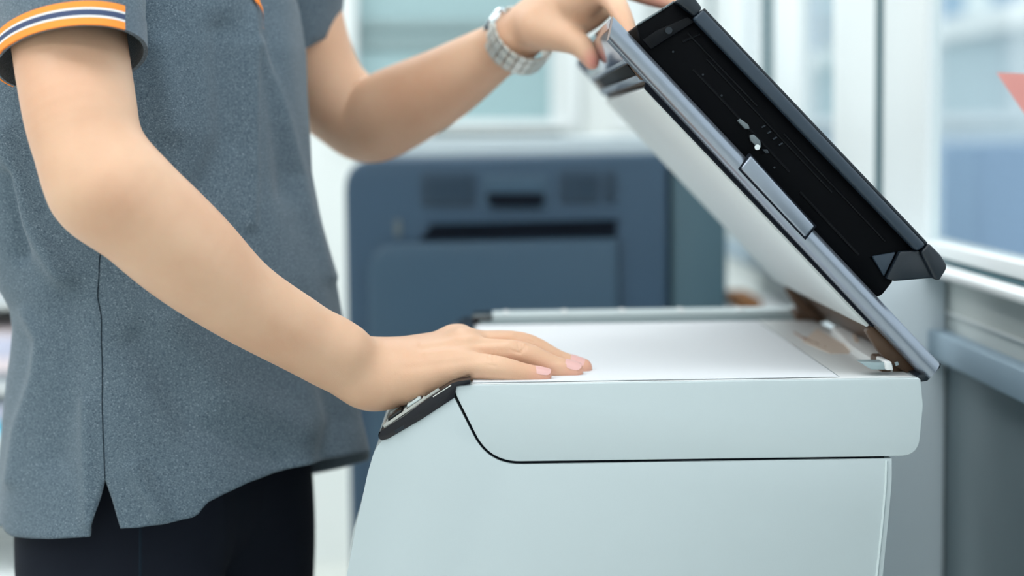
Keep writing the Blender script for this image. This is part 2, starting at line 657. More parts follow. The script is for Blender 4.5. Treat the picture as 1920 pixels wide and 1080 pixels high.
prism('window_frame', rbox((1034, -430), (1047, 240)), YB - 0.01, YB + 0.08, 'frame', win1, yref=YB, bevel=0.004)
prism('window_sill', rbox((640, 226), (1062, 243)), YB - 0.07, YB + 0.08, 'frame', win1, yref=YB, bevel=0.004)
prism('sill_gasket', rbox((650, 243), (1050, 251)), YB - 0.03, YB - 0.001, 'teal', win1, yref=YB)

# window wall on the right
ZSILL, ZSILLB = zs(0.284), zs(0.313)
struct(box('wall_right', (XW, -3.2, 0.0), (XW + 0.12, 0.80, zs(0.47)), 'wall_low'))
struct(box('wall_right_far', (XW, 0.80, 0.0), (XW + 0.12, YB, zs(0.47)), 'wall'))
struct(box('wall_right_band', (XW, -3.2, zs(0.47)), (XW + 0.12, YB, ZSILLB - 0.004), 'wall_band'))
struct(box('wall_right_upper', (XW, -3.2, 2.15), (XW + 0.12, YB, 2.6), 'wall'))
struct(box('trim_5', (XW - 0.03, -3.2, ZSILLB), (XW + 0.12, YB, ZSILL - 0.005), 'frame', bevel=0.004))
tr = struct(box('trim_6', (XW - 0.022, -3.2, zs(0.495)), (XW, YB, zs(0.435)), 'trunk', bevel=0.003))
struct(box('trim_7', (XW - 0.004, -3.2, zs(0.40)), (XW, YB, zs(0.396)), 'frame'))
# pale pier that carries the trunking's end
struct(box('wall_right_pier', (0.40, 0.50, 0.0), (XW - 0.001, 0.86, ZSILLB - 0.002), 'pier', bevel=0.006))
# windows: posts, sashes, gaskets, panes
spans = [(wy(1738), -3.0), (wy(1500), wy(1566)), (wy(1392), wy(1432))]
ybars = [('frame', wy(1660), wy(1738)), ('teal', wy(1648), wy(1657)), ('frame', wy(1566), wy(1646)), ('frame', wy(1452), wy(1500)),
         ('teal', wy(1434), wy(1449)), ('frame', wy(1340), wy(1392)), ('teal', wy(1333), wy(1339)), ('frame', YB, wy(1332))]
for n, (m, a, b) in enumerate(ybars):
    a, b = max(a, b), min(a, b)
    o = box('trim_%d' % (8 + n), (XW + (-0.004 if m == 'frame' else -0.006), b, ZSILL - 0.005), (XW + 0.016, a, 2.15), m, bevel=0.002)
    struct(o)
for n, (a, b) in enumerate(spans):
    a, b = max(a, b), min(a, b)
    wn = bpy.data.objects.new('window_%d' % (2 + n), None)
    COL.objects.link(wn)
    place(wn, None, (XW + 0.05, (a + b) / 2, ZSILL))
    struct(wn)
    box('pane', (XW + 0.006, b, ZSILL + 0.004), (XW + 0.010, a, 2.13), 'glass', wn)
    box('sash', (XW - 0.004, b, ZSILL - 0.0), (XW + 0.016, a, zs(0.252)), 'frame', wn, bevel=0.003)
    box('sash', (XW - 0.004, b, 2.12), (XW + 0.016, a, 2.148), 'frame', wn, bevel=0.003)
    box('gasket', (XW - 0.006, b, ZSILL - 0.0045), (XW + 0.01, a, ZSILL - 0.0005), 'teal', wn)

# coral triangle stuck on the window pane
def WALLPT(px, py, x):
    d = RM @ Vector(((px - 960) / FPX, -(py - 540) / FPX, -1.0))
    return CAM + d * ((x - CAM.x) / d.x)


bm = bmesh.new()
tri = [WALLPT(1868, 136, XW + 0.0035), WALLPT(1996, 142, XW + 0.0035), WALLPT(1992, 318, XW + 0.0035)]
f0 = [bm.verts.new(p) for p in tri]
f1 = [bm.verts.new(p + Vector((0.0015, 0, 0))) for p in tri]
bm.faces.new(f0)
bm.faces.new(f1[::-1])
for i in range(3):
    bm.faces.new((f0[i], f1[i], f1[(i + 1) % 3], f0[(i + 1) % 3]))
tag(bm_obj('window_sticker', bm, 'coral', smooth=False), 'coral red triangular sticker on the window pane at upper right', 'sticker')

# panels for the added fill lamps on the ceiling
for n, (x, y) in enumerate(LAMPS):
    t = thing('ceiling_fill_light', (x, y, 2.56), 'unseen flat white ceiling panel added as fill light, in the %s row, %s side' % (('rear', 'middle', 'far')[n // 2], ('left', 'window')[n % 2]),
              'ceiling light', 'added ceiling fill panels')
    box('housing', (x - 0.62, y - 0.32, 2.575), (x + 0.62, y + 0.32, 2.6), 'lamp', t, bevel=0.004)
    box('diffuser', (x - 0.6, y - 0.3, 2.57), (x + 0.6, y + 0.3, 2.576), 'diffuser', t)

# ------------------------------------------------------------------ outside the window
struct(box('ground', (XW + 0.2, -3, -0.6), (9, 16, -0.5), 'ground'))
fb = thing('neighbouring_building', (3.2, 7, -0.5), 'blue-grey building seen through the window, white band above', 'building')
FX = 3.0
def fz(px, py):
    return WALLPT(px, py, FX)
yA, yC = 2.0, 15.5
zb1, zb2 = fz(1830, 72).z, fz(1830, 28).z
zm = fz(1830, 262).z
box('wall', (FX, yA, -0.5), (FX + 0.4, yC, zm), 'facade', fb)
box('wall', (FX + 0.02, yA, zm), (FX + 0.4, yC, zb1), 'facade2', fb)
box('balcony_band', (FX - 0.12, yA, zb1), (FX + 0.4, yC, zb2), 'facadew', fb, bevel=0.01)
box('wall', (FX, yA, zb2), (FX + 0.4, yC, zb2 + 1.4), 'facadew', fb)
y_ = yA + 0.3
while y_ < yC - 0.8:
    box('window', (FX - 0.02, y_, zb2 + 0.02), (FX + 0.02, y_ + 0.55, zb2 + 0.75), 'facade', fb, bevel=0.01)
    y_ += 1.15

# ------------------------------------------------------------------ large floor-standing printer behind
Y0, Y1 = 1.2, 1.78
lp = thing('large_office_printer', (P(1000, 700, Y0).x, 1.5, 0.0), 'large slate-blue floor-standing office printer behind the copier', 'printer')
shell = round_poly([(645, 298), (1252, 287), (1256, 1520), (665, 1520)], {0: 62}, 8)
prism('cabinet', shell, Y0, Y1, 'navy', lp, yref=Y0, bevel=0.008, seg=3)
mod = [(1260, 287), (1364, 290), (1368, 1520), (1260, 1520)]
prism('side_module', mod, Y0 + 0.01, Y1, 'teal_mod', lp, yref=Y0, bevel=0.006)
top = round_poly([(706, 263), (1366, 252), (1366, 288), (690, 297)], {0: 20, 1: 14}, 5)
prism('top_cover', top, Y0 + 0.02, Y1 - 0.02, 'topgrey', lp, yref=Y0, bevel=0.004)
for (a, b) in (((792, 326), (888, 386)), ((1052, 322), (1120, 380)), ((1134, 322), (1154, 379))):
    v = prism('vent', rbox(a, b), Y0 - 0.004, Y0 + 0.003, 'navyd', lp, yref=Y0)
    yy = a[1] + 4
    while yy < b[1] - 4:
        prism('louvre', rbox((a[0] + 3, yy), (b[0] - 3, yy + 5)), Y0 - 0.009, Y0 - 0.003, 'navy', v, yref=Y0, bevel=0.0008)
        yy += 10.5
h = prism('handle_plate', round_poly(rbox((906, 328), (1026, 392)), {0: 8, 1: 8, 2: 14, 3: 14}), Y0 - 0.006, Y0 + 0.003, 'navy2', lp, yref=Y0, bevel=0.002)
prism('handle_recess', round_poly(rbox((914, 362), (1020, 388)), {2: 16, 3: 16}), Y0 - 0.0085, Y0 + 0.002, 'slot', h, yref=Y0)
prism('output_slot', [(812, 420), (1156, 411), (1156, 444), (786, 450)], Y0 - 0.004, Y0 + 0.003, 'slot', lp, yref=Y0)
prism('output_slot_lip', [(800, 415), (1160, 406), (1160, 411), (812, 420)], Y0 - 0.012, Y0 + 0.003, 'navy', lp, yref=Y0, bevel=0.001)
d = prism('front_door', round_poly([(692, 456), (1157, 446), (1166, 1100), (700, 1100)], {0: 60}, 8), Y0 - 0.016, Y0 + 0.003, 'navy2', lp, yref=Y0, bevel=0.006, seg=3)
prism('door_edge', rbox((1158, 450), (1163, 1100)), Y0 - 0.004, Y0 + 0.003, 'navyd', lp, yref=Y0)
for k in range(2):
    dr = prism('paper_drawer', rbox((690, 1110 + k * 170), (1240, 1270 + k * 170)), Y0 - 0.012, Y0 + 0.003, 'navy2', lp, yref=Y0, bevel=0.006)
    prism('drawer_handle', rbox((880, 1130 + k * 170), (1050, 1155 + k * 170)), Y0 - 0.016, Y0 - 0.01, 'navyd', dr, yref=Y0, bevel=0.002)
prism('indicator', round_poly(rbox((740, 412), (752, 443)), {0: 4, 1: 4, 2: 4, 3: 4}), Y0 - 0.004, Y0 + 0.002, 'clip', lp, yref=Y0, bevel=0.001)
zf = 0.0
zc = P(900, 1520, Y0).z
for x in (P(690, 700, Y0).x, P(1230, 700, Y0).x):
    for y in (Y0 + 0.06, Y1 - 0.06):
        bm = bmesh.new()
        tube_bm(bm, [(x, y, 0.0), (x, y, zc + 0.01)], 0.022, 12)
        bm_obj('foot', bm, 'black', lp)

# cardboard box on a white stand by the window wall
ys0, ys1 = 1.32, 1.62
sx0, sx1 = 0.395, XW - 0.012
zt = P(1400, 590, ys0).z
st = thing('side_stand', ((sx0 + sx1) / 2, (ys0 + ys1) / 2, 0), 'white side stand behind the copier, below the window', 'stand')
box('stand_top', (sx0 - 0.01, ys0 - 0.01, zt - 0.025), (sx1 + 0.01, ys1 + 0.01, zt), 'frame', st, bevel=0.003)
for x in (sx0 + 0.015, sx1 - 0.015):
    for y in (ys0 + 0.015, ys1 - 0.015):
        box('leg', (x - 0.015, y - 0.015, 0), (x + 0.015, y + 0.015, zt - 0.025), 'frame', st)
cb = thing('cardboard_box', (P(1410, 590, ys0 + 0.1).x, ys0 + 0.15, zt), 'small brown cardboard box on the white stand behind the lid', 'box')
bx0, bx1 = P(1384, 590, ys0 + 0.06).x, P(1428, 590, ys0 + 0.06).x
bz = P(1400, 566, ys0 + 0.06).z
box('carton', (bx0, ys0 + 0.06, zt), (bx1, ys0 + 0.24, bz), 'card', cb, bevel=0.002)
box('flap', (bx0, ys0 + 0.06, bz), ((bx0 + bx1) / 2 - 0.001, ys0 + 0.24, bz + 0.003), 'card', cb)
box('flap', ((bx0 + bx1) / 2 + 0.001, ys0 + 0.06, bz), (bx1, ys0 + 0.24, bz + 0.003), 'card', cb)

# open shelf with paper stacks, far left
yq0, yq1 = 2.1, 2.45
xa, xb = P(-260, 600, yq0).x, P(52, 600, yq0).x
zl = [P(0, y, yq0).z for y in (820, 722, 560)]
sh = thing('open_shelf', ((xa + xb) / 2, (yq0 + yq1) / 2, 0), 'white open shelving unit at far left behind the person', 'shelf')
for x in (xa, xb - 0.02):
    box('upright', (x, yq0, 0), (x + 0.02, yq1, P(0, 430, yq0).z), 'frame', sh, bevel=0.002)
for z in zl + [zl[0] - 0.3, P(0, 440, yq0).z]:
    box('shelf_board', (xa + 0.02, yq0, z - 0.018), (xb - 0.02, yq1, z), 'frame', sh, bevel=0.002)
box('back_panel', (xa, yq1, 0.05), (xb, yq1 + 0.01, P(0, 430, yq0).z), 'wall', sh)
stacks = [(0, [('cyan', 26), ('slatep', 6), ('lav', 24), ('darkp', 16)], 'cyan folder and grey papers'),
          (1, [('darkp', 22), ('pinkp', 26), ('lav', 42), ('pinkp', 8)], 'lavender and white papers'),
          (2, [('slatep', 10), ('pinkp', 46), ('lav', 14)], 'pale pink papers')]
for lev, parts_, txt in stacks:
    z = zl[lev]
    tt = thing('paper_stack', (xa + 0.2, yq0 + 0.15, z),
               'stack of %s on the %s board of the shelf' % (txt, ('lower', 'middle', 'upper')[lev]), 'paper stack', 'paper stacks on the open shelf')
    for n, (m, hpx) in enumerate(parts_):
        hh = hpx * M(yq0)
        box(('folder' if m in ('cyan', 'slatep', 'darkp') else 'ream'), (xa + 0.03 + 0.004 * (n % 2), yq0 + 0.012, z), (xb - 0.022 - 0.004 * (n % 3), yq0 + 0.30, z + hh - 0.0005), m, tt, bevel=0.002)
        z += hh
# ------------------------------------------------------------------ the copier
W = 0.485                              # side to side
cp = thing('copier', (P(1250, 1080, 0).x, W / 2, 0.0), 'pale grey desktop copier with its document lid raised', 'copier')
ZTOP = P(1250, 716.5, 0.0).z              # level of the housing's top edge


def lev(px, z=None, Y=0.0):
    return (px, proj((P(px, 700, Y).x, Y, ZTOP if z is None else z))[1])


hs = round_poly([lev(849), lev(1726), (1731, 760), (1722, 855), (918, 866), (857, 744)], {1: 6, 3: 34, 4: 58, 0: 4}, 12)
prism('scanner_housing', hs, 0.0, W, 'body', cp, bevel=0.0032, seg=4, sharp=50)
# lower shell with a generous round on the front vertical edge
low = [(849, 741), (916, 872), (1672, 860), (1672, 900), (1667, 960), (1655, 1080), (1625, 1300), (1600, 1900),
       (560, 1900), (600, 1400), (650, 1080), (668, 985), (690, 885), (704, 838), (726, 818), (790, 786)]
low = round_poly(low, {1: 62, 13: 20}, 12)
bm = bmesh.new()
prism_bm(bm, low, 0.0, W, 0.0)
bm.normal_update()
big = []
x_lim = P(716, 900, 0).x
for e in bm.edges:
    m_ = (e.verts[0].co + e.verts[1].co) / 2
    if abs(e.verts[0].co.y) < 1e-6 and abs(e.verts[1].co.y) < 1e-6 and m_.x < x_lim and m_.z > P(650, 1890, 0).z:
        big.append(e)
bmesh.ops.bevel(bm, geom=big, offset=0.036, offset_type='OFFSET', segments=8, profile=0.5, affect='EDGES', clamp_overlap=True)
bevel_bm(bm, 0.0022, 3, 40)
bm_obj('lower_shell', bm, 'body', cp, sharp=math.radians(50))
# recessed core seen as the dark joint between the two shells
core = [(858, 740), (874, 730), (1660, 722), (1660, 900), (930, 905), (898, 850)]
prism('joint_core', core, 0.004, W - 0.004, 'seam', cp)
# side cover joint at the rear of the lower shell
tube('cover_joint', [P(x, y, -0.0004) for x, y in ((1662, 864), (1661, 905), (1655, 975), (1644, 1080), (1630, 1200))], 0.0011, 'rail', cp, 6)
bow = round_poly([(664, 1000), (652, 1018), (643, 1050), (636, 1100), (622, 1240), (700, 1240), (700, 1000)], {}, 4)
prism('front_tray_cover', bow, 0.10, W - 0.04, 'body', cp, bevel=0.004, seg=3)
for k, (y0, y1) in enumerate(((1560, 1700), (1710, 1880))):
    dr = prism('paper_drawer', rbox((545 + 6 * k, y0), (640, y1)), 0.03, W - 0.03, 'body', cp, bevel=0.004)
    prism('drawer_handle', rbox((540 + 6 * k, y0 + 16), (560, y0 + 36)), 0.15, W - 0.15, 'seam', dr, bevel=0.002)
zb = min(P(560, 1900, 0).z, P(1600, 1885, 0).z) - 0.0072
stand_x0, stand_x1 = P(600, 1500, 0).x, P(1590, 1500, 0).x
cs = thing('copier_stand', ((stand_x0 + stand_x1) / 2, W / 2, 0), 'low grey stand under the copier', 'stand')
box('stand_top', (stand_x0, 0.0, zb - 0.03), (stand_x1, W, zb), 'topgrey', cs, bevel=0.004)
for x in (stand_x0 + 0.03, stand_x1 - 0.03):
    for y in (0.03, W - 0.03):
        box('leg', (x - 0.02, y - 0.02, 0.0), (x + 0.02, y + 0.02, zb - 0.03), 'topgrey', cs)

# ---- control panel
pan = round_poly([(882, 711), (850, 716), (800, 748), (757, 780), (722, 802), (708, 812), (712, 826), (728, 822), (790, 786), (852, 745), (856, 724), (882, 719)],
                 {1: 10, 4: 14, 5: 7, 6: 8}, 4)
cpan = prism('control_panel', pan, -0.0015, W - 0.015, 'gloss', cp, bevel=0.0028, seg=3)
# slope frame of the panel top
A_ = P(714, 806, 0.0)
B_ = P(800, 748, 0.0)
U = (B_ - A_).normalized()
NV = Vector((-U.z, 0, U.x))
if NV.z < 0:
    NV = -NV


def panel_box(name, u0, u1, y0, y1, h0, h1, m, bevel=0.0, parent=None):
    bm = bmesh.new()
    box_bm(bm, (u0, y0, h0), (u1, y1, h1))
    bevel_bm(bm, bevel, 2)
    for v in bm.verts:
        v.co = A_ + U * v.co.x + Vector((0, v.co.y, 0)) + NV * v.co.z
    return bm_obj(name, bm, m, parent or cpan)


LU = (B_ - A_).length
panel_box('key_field', 0.004, LU - 0.002, 0.006, 0.30, -0.0005, 0.0010, 'key', 0.0008)
panel_box('field_border', 0.0025, 0.004, 0.0045, 0.30, -0.0005, 0.0016, 'steelb')
panel_box('field_border', 0.0025, LU + 0.012, 0.0045, 0.006, -0.0005, 0.0016, 'steelb')
for i in range(2):
    for j in range(9):
        u = 0.0075 + i * 0.0185
        y = 0.011 + j * 0.031
        panel_box('button', u, u + 0.013, y, y + 0.021, 0.0005, 0.0034, 'keyd' if (i + j) % 3 == 0 else 'key', 0.0012)
        panel_box('button_mark', u + 0.003, u + 0.010, y + 0.004, y + 0.006, 0.0030, 0.0037, 'keyd')
        panel_box('button_base', u - 0.001, u + 0.014, y - 0.001, y + 0.022, 0.0005, 0.0013, 'keyd')
panel_box('display', LU * 0.2, LU + 0.02, 0.33, 0.43, 0.0, 0.002, 'slated', 0.001)
tube('panel_highlight', [P(x, y, -0.0012) for x, y in ((846, 722), (812, 744))], 0.0005, 'steelb', cpan, 6)
prism('panel_badge', [(740, 806), (757, 797), (758, 803), (742, 812)], -0.0022, 0.0, 'slated', cpan)

# ---- top frame and glass
zg = P(1250, 716, 0).z
zt0 = P(1250, 717.5, 0.0).z


def top_poly(name, pts, z0, z1, m, parent, bevel=0.0):
    """slab on the copier top; outline given in pixels on the level plane z1"""
    bm = bmesh.new()
    q = [PZ(x, y, z1) for x, y in pts]
    a = [bm.verts.new((p.x, p.y, z0)) for p in q]
    b = [bm.verts.new((p.x, p.y, z1)) for p in q]
    n = len(q)
    bm.faces.new(a)
    bm.faces.new(b[::-1])
    for i in range(n):
        bm.faces.new((a[i], a[(i + 1) % n], b[(i + 1) % n], b[i]))
    bmesh.ops.recalc_face_normals(bm, faces=bm.faces)
    bevel_bm(bm, bevel, 2)
    return bm_obj(name, bm, m, parent)


xl, xr = P(884, 716, 0.0).x, P(1716, 713, 0.0).x
ZT = ZTOP + 0.0004         # level of the flat top
xg = P(1574, 714, 0.01).x
box('top_frame', (xl, 0.005, ZT - 0.006), (xr, W - 0.004, ZT), 'bodyw', cp, bevel=0.001)
box('platen_glass', (xl + 0.002, 0.010, ZT - 0.004), (xg, 0.425, ZT + 0.0006), 'scanglass', cp, bevel=0.0003)
ZP = ZT + 0.0006
pp = box('sheet_of_paper', (xl + 0.001, 0.0065, ZP), (P(1570, 714, 0.01).x, 0.405, ZP + 0.0005), 'paper')
tag(pp, 'white sheet of paper lying on the copier glass under the hand', 'paper')
ZP += 0.0005
# raised far rail with its tick marks, dark front end
xrf = P(1500, 590, W).x
box('far_rail', (xl + 0.018, 0.432, ZT - 0.002), (xrf, W - 0.002, ZT + 0.0075), 'rail', cp, bevel=0.0012)
box('far_rail_step', (xl + 0.004, 0.418, ZT - 0.002), (xrf - 0.01, 0.434, ZT + 0.0028), 'raild', cp, bevel=0.0008)  # shadow line beside the rail, drawn as a darker grey step
box('front_rail_end', (xl - 0.003, 0.425, ZT - 0.004), (xl + 0.0175, W - 0.002, ZT + 0.0075), 'gloss', cp, bevel=0.001)
for k in range(7):
    x = xl + 0.03 + k * 0.062
    box('rail_tick', (x, 0.440, ZT + 0.0070), (x + 0.005, W - 0.006, ZT + 0.0086), 'bodyw', cp)
# rear strip of the frame: label, clip, recess, hinge posts
lb = top_poly('label', [(1505, 640), (1532, 616), (1594, 652), (1592, 662), (1556, 662)], ZT - 0.001, ZT + 0.0006, 'label', cp)
for k in range(4):
    t0 = k / 4
    a = PZ(1510 + 12 * k, 637 + 4.5 * k, ZT + 0.0008)
    b = PZ(1528 + 13.5 * k, 622 + 9 * k, ZT + 0.0008)
    box('label_line', (min(a.x, b.x), min(a.y, b.y), ZT), (min(a.x, b.x) + 0.0016, max(a.y, b.y), ZT + 0.0010), 'labelink', lb)
top_poly('hinge_cover', [(1560, 612), (1600, 612), (1672, 668), (1674, 684), (1640, 676), (1598, 650)], ZT - 0.001, ZT + 0.006, 'bodyw', cp, 0.001)
prism('corner_recess', [(1620, 684), (1666, 684), (1668, 697), (1640, 697)], 0.012, 0.030, 'raild', cp, bevel=0.0004)
prism('corner_block', round_poly([(1664, 680), (1676, 680), (1680, 697), (1666, 697)], {0: 4, 1: 4}), 0.008, 0.040, 'bodyw', cp, bevel=0.001)
top_poly('hinge_slot', [(1598, 626), (1606, 627), (1610, 641), (1602, 640)], ZT + 0.004, ZT + 0.0068, 'label', cp)
for yy in (0.035, W - 0.075):
    a, b = P(1672, 690, 0.0), P(1716, 700, 0.0)
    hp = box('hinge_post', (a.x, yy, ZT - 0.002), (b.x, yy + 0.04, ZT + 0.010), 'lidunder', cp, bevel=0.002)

# ---- raised document lid (angle read from the near edge)
plate = [(1154, 36), (1762, 686), (1743, 710), (1222, 148), (1206, 148), (1198, 138), (1176, 108), (1172, 96), (1166, 76), (1156, 56)]
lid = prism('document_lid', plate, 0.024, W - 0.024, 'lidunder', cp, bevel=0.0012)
for (yo, sg) in ((0.0, 1), (W, -1)):       # half-round rims on both sides
    bm = bmesh.new()
    K = 14
    fr, re_ = [], []
    for k in range(K + 1):
        a = PI * k / K
        q = (1 - math.cos(a)) / 2
        y = yo + sg * (0.0105 * (1 - math.sin(a) ** 0.8))
        f_, r_ = P(1151 - 9 * q, 29 + 45 * q, 0.0), P(1766 - 24 * q, 682 + 32 * q, 0.0)
        fr.append(bm.verts.new((f_.x, y, f_.z)))
        re_.append(bm.verts.new((r_.x, y, r_.z)))
    fb0, fb1 = (bm.verts.new((v.co.x, yo + sg * 0.026, v.co.z)) for v in (fr[0], fr[-1]))
    rb0, rb1 = (bm.verts.new((v.co.x, yo + sg * 0.026, v.co.z)) for v in (re_[0], re_[-1]))
    F_, R_ = [fb0] + fr + [fb1], [rb0] + re_ + [rb1]
    n = len(F_)
    for k in range(n):
        bm.faces.new((F_[k], F_[(k + 1) % n], R_[(k + 1) % n], R_[k]))
    bm.faces.new(F_)
    bm.faces.new(R_[::-1])
    bm_obj('lid_rim', bm, 'silver', lid, sharp=math.radians(50))
lip = [(1150, 29), (1156, 36), (1164, 54), (1170, 76), (1177, 98), (1182, 112), (1176, 114), (1167, 102), (1160, 84), (1152, 64), (1146, 50)]
prism('grip_lip', lip, 0.026, W - 0.026, 'lip', lid, bevel=0.0008, seg=3)
prism('grip_ridge', [(1170, 104), (1182, 106), (1186, 116), (1176, 116)], 0.026, W - 0.026, 'silver', lid, bevel=0.0006)
prism('seal_strip', [(1180, 118), (1192, 120), (1208, 140), (1196, 138)], 0.026, W * 0.78, 'black', lid, bevel=0.0006)
prism('pad_ridge', [(1196, 140), (1212, 140), (1216, 150), (1204, 152)], 0.026, W - 0.026, 'silver', lid, bevel=0.0006)
pad = round_poly([(1224, 156), (1654, 612), (1641, 622), (1212, 168)], {}, 3)
prism('foam_pad', pad, 0.030, W - 0.030, 'foam', lid, bevel=0.001)
prism('edge_gasket', [(1217, 147), (1660, 616), (1647, 619), (1214, 164)], 0.022, 0.0297, 'seam', lid, bevel=0.0006)
# inlaid latch on the rim and its joint
ltc = [(1407, 291), (1527, 424), (1509, 445), (1388, 316)]
prism('latch_joint', [(1406, 287), (1531, 424), (1510, 450), (1384, 317)], -0.0006, 0.008, 'seam', lid, bevel=0.0004)
bm = bmesh.new()
prism_bm(bm, ltc, -0.0022, 0.006, 0.0)
bevel_bm(bm, 0.0016, 3)
bm_obj('rim_latch', bm, 'silver', lid)
prism('rim_end_cap', [(1745, 700), (1768, 682), (1766, 690), (1742, 716), (1728, 718), (1720, 706)], 0.004, 0.05, 'slated', lid, bevel=0.001)
# hinge brackets under the lid
for yy in (0.03, W - 0.09):
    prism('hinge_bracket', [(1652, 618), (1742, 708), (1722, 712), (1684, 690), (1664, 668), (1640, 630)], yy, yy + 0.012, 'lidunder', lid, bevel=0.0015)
prism('hinge_screw', [(1692, 688), (1698, 686), (1701, 692), (1695, 695)], 0.026, 0.03, 'steel', lid)
# document feeder on top of the lid
fd = [(1195, 46), (1268, 0), (1300, 26), (1722, 470), (1640, 486), (1668, 520), (1682, 528), (1660, 556), (1648, 560), (1206, 88)]
prism('feeder_body', fd, 0.010, W - 0.015, 'black', lid, bevel=0.002)
cov = [(1318, 17), (1737, 460), (1720, 472), (1299, 34)]
cv = prism('feeder_cover', cov, 0.0, W - 0.02, 'slate', lid, bevel=0.0024, seg=3)
prism('cover_crest', [(1322, 14), (1742, 456), (1738, 461), (1318, 18)], 0.003, W - 0.025, 'slated', lid, bevel=0.0008)
prism('front_corner_cap', round_poly([(1264, 3), (1286, -12), (1300, -8), (1317, 15), (1303, 31), (1276, 9)], {1: 6}, 3), 0.0, W - 0.02, 'slated', lid, bevel=0.002, seg=3)
prism('rear_corner_cap', round_poly([(1727, 472), (1742, 456), (1764, 478), (1778, 500), (1762, 526), (1752, 524)], {2: 6, 3: 10, 4: 4}, 4), 0.0, W - 0.02, 'slated', lid, bevel=0.002, seg=3)
prism('rear_wedge', [(1690, 472), (1726, 470), (1756, 522), (1680, 528), (1664, 524)], 0.004, W - 0.02, 'slated', lid, bevel=0.0015)
prism('rear_web', [(1640, 482), (1684, 474), (1662, 520)], 0.007, 0.05, 'slate', lid, bevel=0.001)
tube('front_edge_trim', [P(x, y, 0.010) for x, y in ((1196, 46), (1230, 25), (1264, 3))], 0.0009, 'clip', lid, 6)
# parts inside the feeder side: hinge plate, ribs, rollers, screws
prism('side_plate', [(1206, 74), (1232, 56), (1292, 30), (1304, 40), (1262, 66), (1222, 92)], 0.006, 0.011, 'blackr', lid, bevel=0.0008)
for (x, y, r) in ((1254, 57, 0.0028),):
    bm = bmesh.new()
    tube_bm(bm, [P(x, y, 0.0035), P(x, y, 0.012)], r, 14)
    bm_obj('pivot_pin', bm, 'slated', lid)
for (a, b) in (((1290, 62), (1420, 198)), ((1325, 110), (1560, 360)), ((1470, 250), (1660, 452)), ((1300, 130), (1480, 322)), ((1280, 78), (1312, 64)), ((1500, 360), (1610, 478))):
    tube('side_rib', [P(a[0], a[1], 0.0098), P(b[0], b[1], 0.0098)], 0.0011, 'blackr', lid, 6)
for (x, y) in ((1262, 97), (1318, 140), (1353, 179), (1452, 314), (1242, 18)):
    bm = bmesh.new()
    tube_bm(bm, [P(x, y, 0.0085), P(x, y, 0.0115)], 0.0009, 10)
    bm_obj('screw', bm, 'slated', lid)
prism('roller_clip', [(1385, 226), (1390, 222), (1406, 234), (1408, 242), (1400, 242)], 0.006, 0.011, 'clip', lid, bevel=0.0006)
prism('roller_arm', [(1408, 254), (1416, 252), (1428, 264), (1430, 276), (1422, 276), (1410, 264)], 0.006, 0.011, 'clip', lid, bevel=0.0006)
bm = bmesh.new()
tube_bm(bm, [P(1420, 276, 0.004), P(1420, 276, 0.011)], 0.0022, 12)
bm_obj('steel_pin', bm, 'steel', lid)
prism('roller_foot', [(1432, 280), (1442, 280), (1446, 288), (1438, 288)], 0.007, 0.011, 'slated', lid, bevel=0.0006)
for k in range(4):
    x, y = 1430 + k * 11, 238 + k * 11
    prism('sensor_slot', [(x, y), (x + 7, y - 4), (x + 9, y - 2), (x + 2, y + 2)], 0.0075, 0.011, 'slated', lid)
# ------------------------------------------------------------------ the person
YC = 0.235
PSI = math.radians(21)
FV = Vector((math.cos(PSI), -math.sin(PSI), 0))
NVV = Vector((-math.sin(PSI), -math.cos(PSI), 0))
pelvis = P(305, 1000, YC)
person = thing('person', (pelvis.x, YC, 0.0), 'person in grey polo shirt, one hand on the copier glass, other lifting the lid', 'person')

